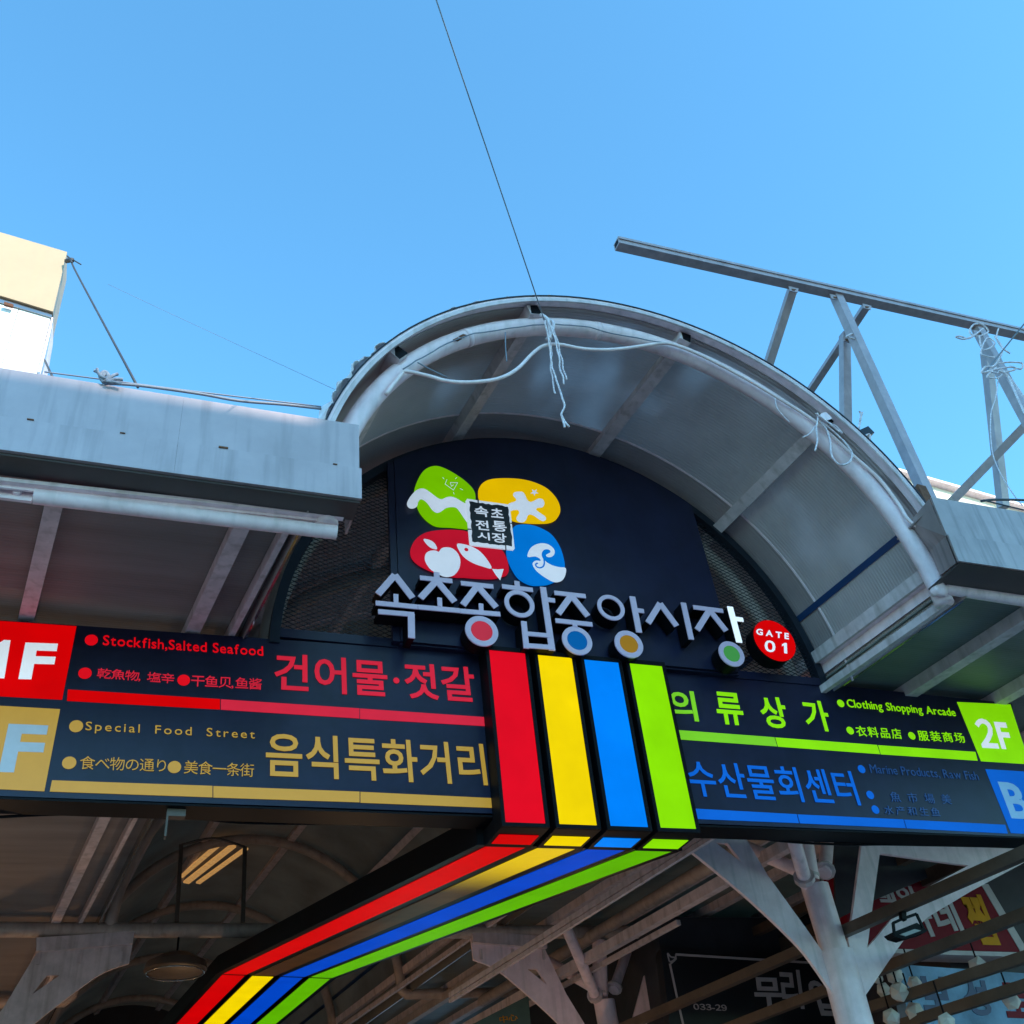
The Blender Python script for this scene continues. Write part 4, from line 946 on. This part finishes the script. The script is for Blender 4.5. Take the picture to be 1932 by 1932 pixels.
cable('guy_wire', 'taut stay wire at the right edge running up from the frame', 'wire', [R([(c3(1730, 880), 6.6), (c3(1800, 790), 6.5), (c3(2100, 420), 5.8)], 6, .010)], M_WIRE2)
cable('rope', 'small rope tie at the crossing of the frame braces', 'rope', [R([c3(1015, 690), c3(1045, 678), c3(1075, 690), c3(1070, 708), c3(1035, 700), c3(1010, 690)], 6.68, .012), R([c3(1110, 795), c3(1135, 798)], 6.7, .008)], M_ROPE)
cable('cable', 'black cable along the top of the right fascia', 'cable', [R([(c3(1710, 1545), 6.3), (c3(1780, 1538), 6.3), (c3(1932, 1540), 6.3), (c3(2100, 1550), 6.3)], 6, .014), R([(c3(1720, 1540), 6.1), (c3(1932, 1592), 5.9)], 6, .008)], M_WIRE)
# odd bits on the roof shoulder
o = MB().bar(PY(c3(1050, 1225), 6.3), PY(c3(1125, 1190), 6.3), .10, .11, (0, 1, 0)).make('box_section', M_DARK); tag(o, 'short dark tube offcut tied down on the right roof shoulder', 'metal offcut')
cable('rope', 'frayed cord end sticking up from the tube offcut', 'rope', [R([c3(1070, 1190), c3(1080, 1140), c3(1092, 1085)], 6.28, .010), R([c3(1080, 1130), c3(1085, 1095), c3(1078, 1080)], 6.27, .008), R([c3(1040, 1190), c3(1060, 1215), c3(1110, 1245), c3(1132, 1240)], 6.25, .012), R([c3(1080, 1180), c3(1090, 1215), c3(1130, 1200), c3(1130, 1250)], 6.24, .010)], M_ROPE)
o = slab('plastic_tag', [c3(880, 1090), c3(905, 1083), c3(938, 1115), c3(915, 1125), c3(870, 1115)], 6.0, .01, M_WHITE); tag(o, 'small white plastic tag held by the rope loops on the arch', 'plastic tag')
o = slab('tarp_scrap', [c3(1460, 1625), c3(1490, 1618), c3(1505, 1640), c3(1500, 1675), c3(1468, 1658)], 6.2, .03, M_TARP); tag(o, 'scrap of blue tarpaulin stuffed at the right end of the arch', 'tarpaulin scrap')

# ================================================================== BACKGROUND RIGHT: beige building
def beige():
    Y = 26
    t = thing('beige_building', 'sunlit beige building with sloping roof edge behind the right side roof', 'building', (22, 27, .12))
    a, b = PY(c3(1200, 1395), Y), PY(c3(1740, 1548), Y)
    a = a + (a - b) * .35; b = b + (b - a) * .4
    MB().prism([(a.x, Y, .12), (b.x, Y, .12), b, a], (0, 8, 0)).make('wall', M_BEIGE, t)
    MB().bar(a + Vector((0, -.1, .07)), b + Vector((0, -.1, .07)), .5, .12).make('roof_edge', M_WHITE, t)
    MB().bar(a + Vector((0, 4, .12)), b + Vector((0, 4, .12)), 8.2, .08).make('roof', M_CONC, t)
beige()

# ================================================================== RIGHT, BELOW THE SIGN: shops, rafters, lanterns
def shops():
    t = thing('shop_building', 'dark shop building behind the column carrying the shop signs', 'building', (16, 19, .12))
    MB().box((11.7, 12.8, .12), (34, 25, 6.35)).make('wall', M_SHOP, t)
    MB().prism([PY(d5(*q), 12.15) for q in ((380, 250), (1470, 250), (1440, 618), (1000, 800), (700, 925), (400, 1085))], (0, .04, 0)).make('awning_panel', M_SHOP, t)
    MB().box((PY(d4(430, 1400), 15.6).x, 15.6, .12), (11.697, 25, 6.35)).make('wall', M_SHOP, t)
    MB().box((11.6, 12.6, 6.352), (34, 25, 6.45)).make('roof', M_SHOP, t)
    # red shop sign
    Y = 12.3
    s = thing('shop_sign', 'dark red shop sign with grey and orange Korean lettering', 'shop sign', PY(d5(1400, 1330), Y))
    slab('box', [d5(380, 560), d5(1440, 620), d5(1580, 795), d5(1905, 1345), d5(640, 1310), d5(520, 1200)], Y, .35, M_SRED, s)
    slab('frame', [d5(1583, 793), d5(1640, 790), d5(1965, 1335), d5(1908, 1347)], Y - .01, .37, M_STXT, s)
    slab('frame', [d5(640, 1312), d5(1905, 1348), d5(1900, 1385), d5(640, 1345)], Y - .01, .37, M_STXT, s)
    q = Y - .006
    text('lettering', '백안', d5(760, 985), d5(1110, 990), d5(690, 800), q, M_STXT, s, .03, .01, 1.0, True)
    text('lettering', '카네', d5(1020, 1250), d5(1450, 1175), d5(900, 960), q, M_STXT, s, .03, .01, 1.0, True)
    text('lettering', '찜', d5(1560, 1285), d5(1745, 1290), d5(1395, 870), q, M_SORG, s, .04, .01)
    slab('stripe', [d5(1090, 765), d5(1210, 782), d5(1208, 790), d5(1085, 772)], q, .004, M_SORG, s)
    # pale blue sign
    Y = 12.35
    s = thing('shop_sign', 'pale blue shop sign with navy Korean lettering at the lower right', 'shop sign', PY(d5(1400, 1900), Y))
    slab('box', [d5(900, 1445), d5(2100, 1530), d5(2300, 2150), d5(1050, 2150)], Y, .2, M_SBLU, s)
    q = Y - .006
    text('lettering', '보', d5(1125, 1830), d5(1370, 1835), d5(1060, 1540), q, M_SNAVY, s, .04, .01)
    text('lettering', '성', d5(1475, 1860), d5(1680, 1865), d5(1410, 1570), q, M_SNAVY, s, .04, .01)
    text('lettering', '로', d5(1800, 1880), d5(2010, 1890), d5(1730, 1590), q, M_SRED, s, .04, .01)
    # black sign
    Y = 15.3
    s = thing('shop_sign', 'black shop sign with white border, phone number and large grey letters', 'shop sign', PY(d4(1100, 1932), Y))
    slab('box', [d4(420, 1330), d4(1700, 1420), d4(1980, 2150), d4(520, 2150)], Y, .2, M_SBLK, s)
    q = Y - .006
    mb = MB()
    for a, b in (((540, 1365), (1640, 1432)), ((492, 1440), (560, 1760)), ((560, 1760), (600, 1932))): mb.bar(PY(d4(*a), q), PY(d4(*b), q), .035, .006, (0, 1, 0))
    mb.make('border', M_STXT, s)
    mb = MB(); pts = [Vector(p) for p in smoothloop([tuple(PY(d4(*p), q)) for p in ((540, 1365), (535, 1400), (495, 1425), (480, 1390), (475, 1355), (500, 1385), (545, 1395), (500, 1440))], 4, False)]
    for a, b in zip(pts[:-1], pts[1:]): mb.bar(a, b, .022, .006, (0, 1, 0))
    mb.make('border_scroll', M_STXT, s)
    text('lettering', '무', d4(1195, 1790), d4(1420, 1795), d4(1165, 1550), q, M_STXT, s, .03, .01)
    text('lettering', '리', d4(1420, 1800), d4(1590, 1810), d4(1380, 1480), q, M_STXT, s, .02, .01)
    text('lettering', '업', d4(1690, 1860), d4(1880, 1870), d4(1600, 1560), q, M_STXT, s, .03, .01)
    text('lettering', '033-29', d4(690, 1815), d4(960, 1825), d4(680, 1765), q, M_STXT, s, .01, .01)
    # green board
    s = thing('hanging_board', 'dim green board hanging at the lower edge under the tubes', 'board', PY(d3(850, 1932), 17.0))
    slab('board', [d3(540, 1932), d3(995, 1700), d3(1030, 2150), d3(500, 2150)], 17.0, .05, mat('dim_green', (.07, .13, .11), .6), s)
    text('lettering', '中心', d3(765, 1925), d3(910, 1900), d3(755, 1870), 16.99, M_SORG, s, .0, .01)
shops()
def rafters():
    specs = (((180, 1932), (1932, 540), 'first brown rafter, passing just beside the column'), ((1050, 1932), (1932, 1040), 'second brown rafter below the floodlight'))
    z = PY(d5(475, 1185), 10.7).z
    G = 'brown pergola rafters right of the column'
    L = ((PZ(d4(180, 1932), z), PZ(d5(1932, 540), z), 'uppermost brown rafter, carrying the black floodlight'), (PZ(d4(1050, 1932), 4.4), PZ(d5(1932, 1040), 4.4), 'second brown rafter, crossing the red shop sign'),
         (PZ(d5(640, 1810), 4.12), PZ(d5(1932, 1390), 4.12), 'third brown rafter, above the white lanterns'), (PZ(d5(950, 1932), 3.9), PZ(d5(1932, 1620), 3.9), 'lowest brown rafter at the bottom right corner'))
    for a, b, lab in L:
        d = b - a; a = a - d * .15; b = b + d * .25
        o = MB().bar(a, b, .12, .12).make('rafter', M_SLAT); tag(o, lab, 'rafter', G)
    # floodlight hanging from the first
    Y = PZ(d5(945, 975), z).y; P = lambda x, y: PY(d5(x, y), Y)
    t = thing('floodlight', 'black floodlight on a bracket under the uppermost rafter', 'floodlight', P(990, 1100))
    MB().bar(P(940, 985), P(945, 1085), .06, .06).make('mount', M_BLACK, t)
    mb = MB()
    for a, b in (((875, 1200), (865, 1110)), ((865, 1110), (940, 1075)), ((940, 1075), (1055, 1035)), ((1055, 1035), (1110, 1150))): mb.bar(P(*a), P(*b), .03, .02, (0, 1, 0))
    mb.make('bracket', M_BLACK, t)
    lp = [P(850, 1190), P(1060, 1105), P(1150, 1170), P(1120, 1190), P(950, 1240), P(880, 1220)]
    MB().prism(lp, (0, .14, 0)).make('body', M_BLACK, t)
    MB().prism([P(915, 1205), P(1035, 1160), P(1090, 1172), P(965, 1218)], (0, -.01, 0)).make('lens', mat('lens_grey', (.25, .24, .22), .3), t)
    # faceted white lanterns
    bm = bmesh.new(); bmesh.ops.create_icosphere(bm, subdivisions=1, radius=1.0)
    V = [v.co.copy() for v in bm.verts]; Fc = [tuple(v.index for v in f.verts) for f in bm.faces]; bm.free()
    G2 = 'faceted white lanterns hung on the rafters'
    for i, (x, y, r, Yl, lab) in enumerate(((1565, 1470, 88, 10.9, 'largest faceted lantern in front of the lower edge of the red sign'), (915, 1670, 85, 11.4, 'faceted lantern just right of the column above the third rafter'),
            (1300, 1915, 75, 10.6, 'faceted lantern cut by the bottom edge'), (1830, 1745, 75, 10.6, 'faceted lantern at the right end of the pale blue sign'),
            (880, 1540, 75, 11.9, 'blurred pale lantern high beside the column'), (1040, 1600, 60, 11.9, 'small pale lantern against the blue sign corner'),
            (790, 1660, 65, 11.8, 'small pale lantern close to the column'), (1040, 1830, 80, 11.7, 'pale lantern below the third rafter'), (850, 1880, 75, 11.6, 'pale lantern near the bottom edge beside the column'),
            (740, 1560, 50, 12.0, 'smallest pale lantern touching the column outline'))):
        c = PY(d5(x, y), Yl); s_ = r * .2315 * (c - CAM).dot(fw) / F_PX
        t = thing('lantern', lab, 'lantern', c, G2)
        rot = Matrix.Rotation(i * 1.3, 3, 'Z') @ Matrix.Rotation(i * .7 + .4, 3, 'X')
        obj('shade', [c + rot @ (v * s_) for v in V], Fc, M_LANT, t)
        MB().tube([c + Vector((0, 0, s_ * .8)), c + Vector((0, 0, s_ * .9 + .35))], .012, 6).make('cord', M_BLACK, t)
rafters()

# ================================================================== LIT THINGS INSIDE THE ARCADE
def strips():
    t = thing('glowing_roof_strips', 'warm glowing strips for the bright skylight under the barrel roof seen through the round arch', 'roof strip', PY((390, 1630), 20))
    for a, b, wd in ((b0(1240, 285), b0(1030, 462), .10), (b0(1330, 285), b0(1062, 495), .13), (b0(1405, 300), b0(1130, 497), .09)):
        P, Q = PZ(a, 9.16), PZ(b, 9.16)
        MB().bar(P, Q, wd, .04, (0, .3, 1)).make('tube', M_GLOW, t)  # emissive bars stand in for bright skylight strips in the roof
strips()
t = thing('pendant_disc', 'dim round pendant lamp hanging below the tie beam at the lower left', 'pendant lamp', PY(b0(1000, 960), 16.3))
c = PY(b0(1005, 955), 16.3)
n = 28
MB().tube([c + Vector((0, 0, .12)), c + Vector((0, 0, 0)), c + Vector((0, 0, -.1)), c + Vector((0, 0, -.13))], [.2, .42, .44, .36], n).make('shade', M_SLAT, t, smooth='auto')
MB().tube([c + Vector((.40 * math.cos(a), .40 * math.sin(a), -.14)) for a in [2 * PI * k / 24 for k in range(25)]], .012, 6, False).make('rim', M_STAIN, t, smooth=True)
MB().tube([c + Vector((0, 0, .12)), (c.x, c.y, 6.3)], .015, 6).make('rod', M_BLACK, t)
for i, (x, y, z, e, lab) in enumerate(((2.6, 11.5, 3.0, 14, 'bare warm market bulb hanging over the near aisle'), (1.6, 19.0, 3.2, 22, 'bare warm market bulb hanging over the deep aisle'),
                                (-2.6, 17.0, 3.2, 38, 'bare warm market bulb over the left stalls'), (6.6, 14.5, 3.0, 14, 'bare warm market bulb beside the right columns'))):
    t = thing('market_lamp', lab, 'hanging lamp', (x, y, z), 'warm lamps hanging low in the market')
    MB().tube([(x, y, z + .02), (x, y, z - .05), (x, y, z - .12)], [.03, .055, .02], 12).make('bulb', M_BULB, t, smooth=True)
    MB().tube([(x, y, z + .14), (x, y, z + .025)], [.05, .10], 16, False).make('lamp_shade', M_DARK, t, smooth=True)
    MB().tube([(x, y, z + .14), (x, y, z + .32)], .008, 6).make('cord', M_BLACK, t)
    ld = bpy.data.lights.new('market_lamp_light', 'POINT'); ld.energy = e; ld.color = (1, .58, .27); ld.shadow_soft_size = .06
    lo = bpy.data.objects.new('market_lamp_light', ld); COL.objects.link(lo); lo.parent = t; lo.location = (0, 0, -.18)
for y, lab in ((11.5, 'near'), (14.5, 'middle'), (17.0, 'third'), (19.0, 'far')):
    o = MB().tube([(-6.2, y, 3.33), (9.5, y, 3.33)], .008, 6).make('span_cable', M_BLACK); tag(o, 'dark cable spanning the aisle below the picture carrying the %s market bulb' % lab, 'cable')
# end wall and dark side walls of the arcade
o = MB().box((-6, 34.2, .12), (8, 34.5, 9.6)).make('arcade_end_wall', M_SHOP); tag(o, kind='structure')
o = MB().prism([(-5.2, 7.5, .12), (-5.0, 7.5, .12), (-8.0, 34, .12), (-8.2, 34, .12)], (0, 0, 6.3)).make('left_shop_wall', M_BRICK); tag(o, kind='structure')
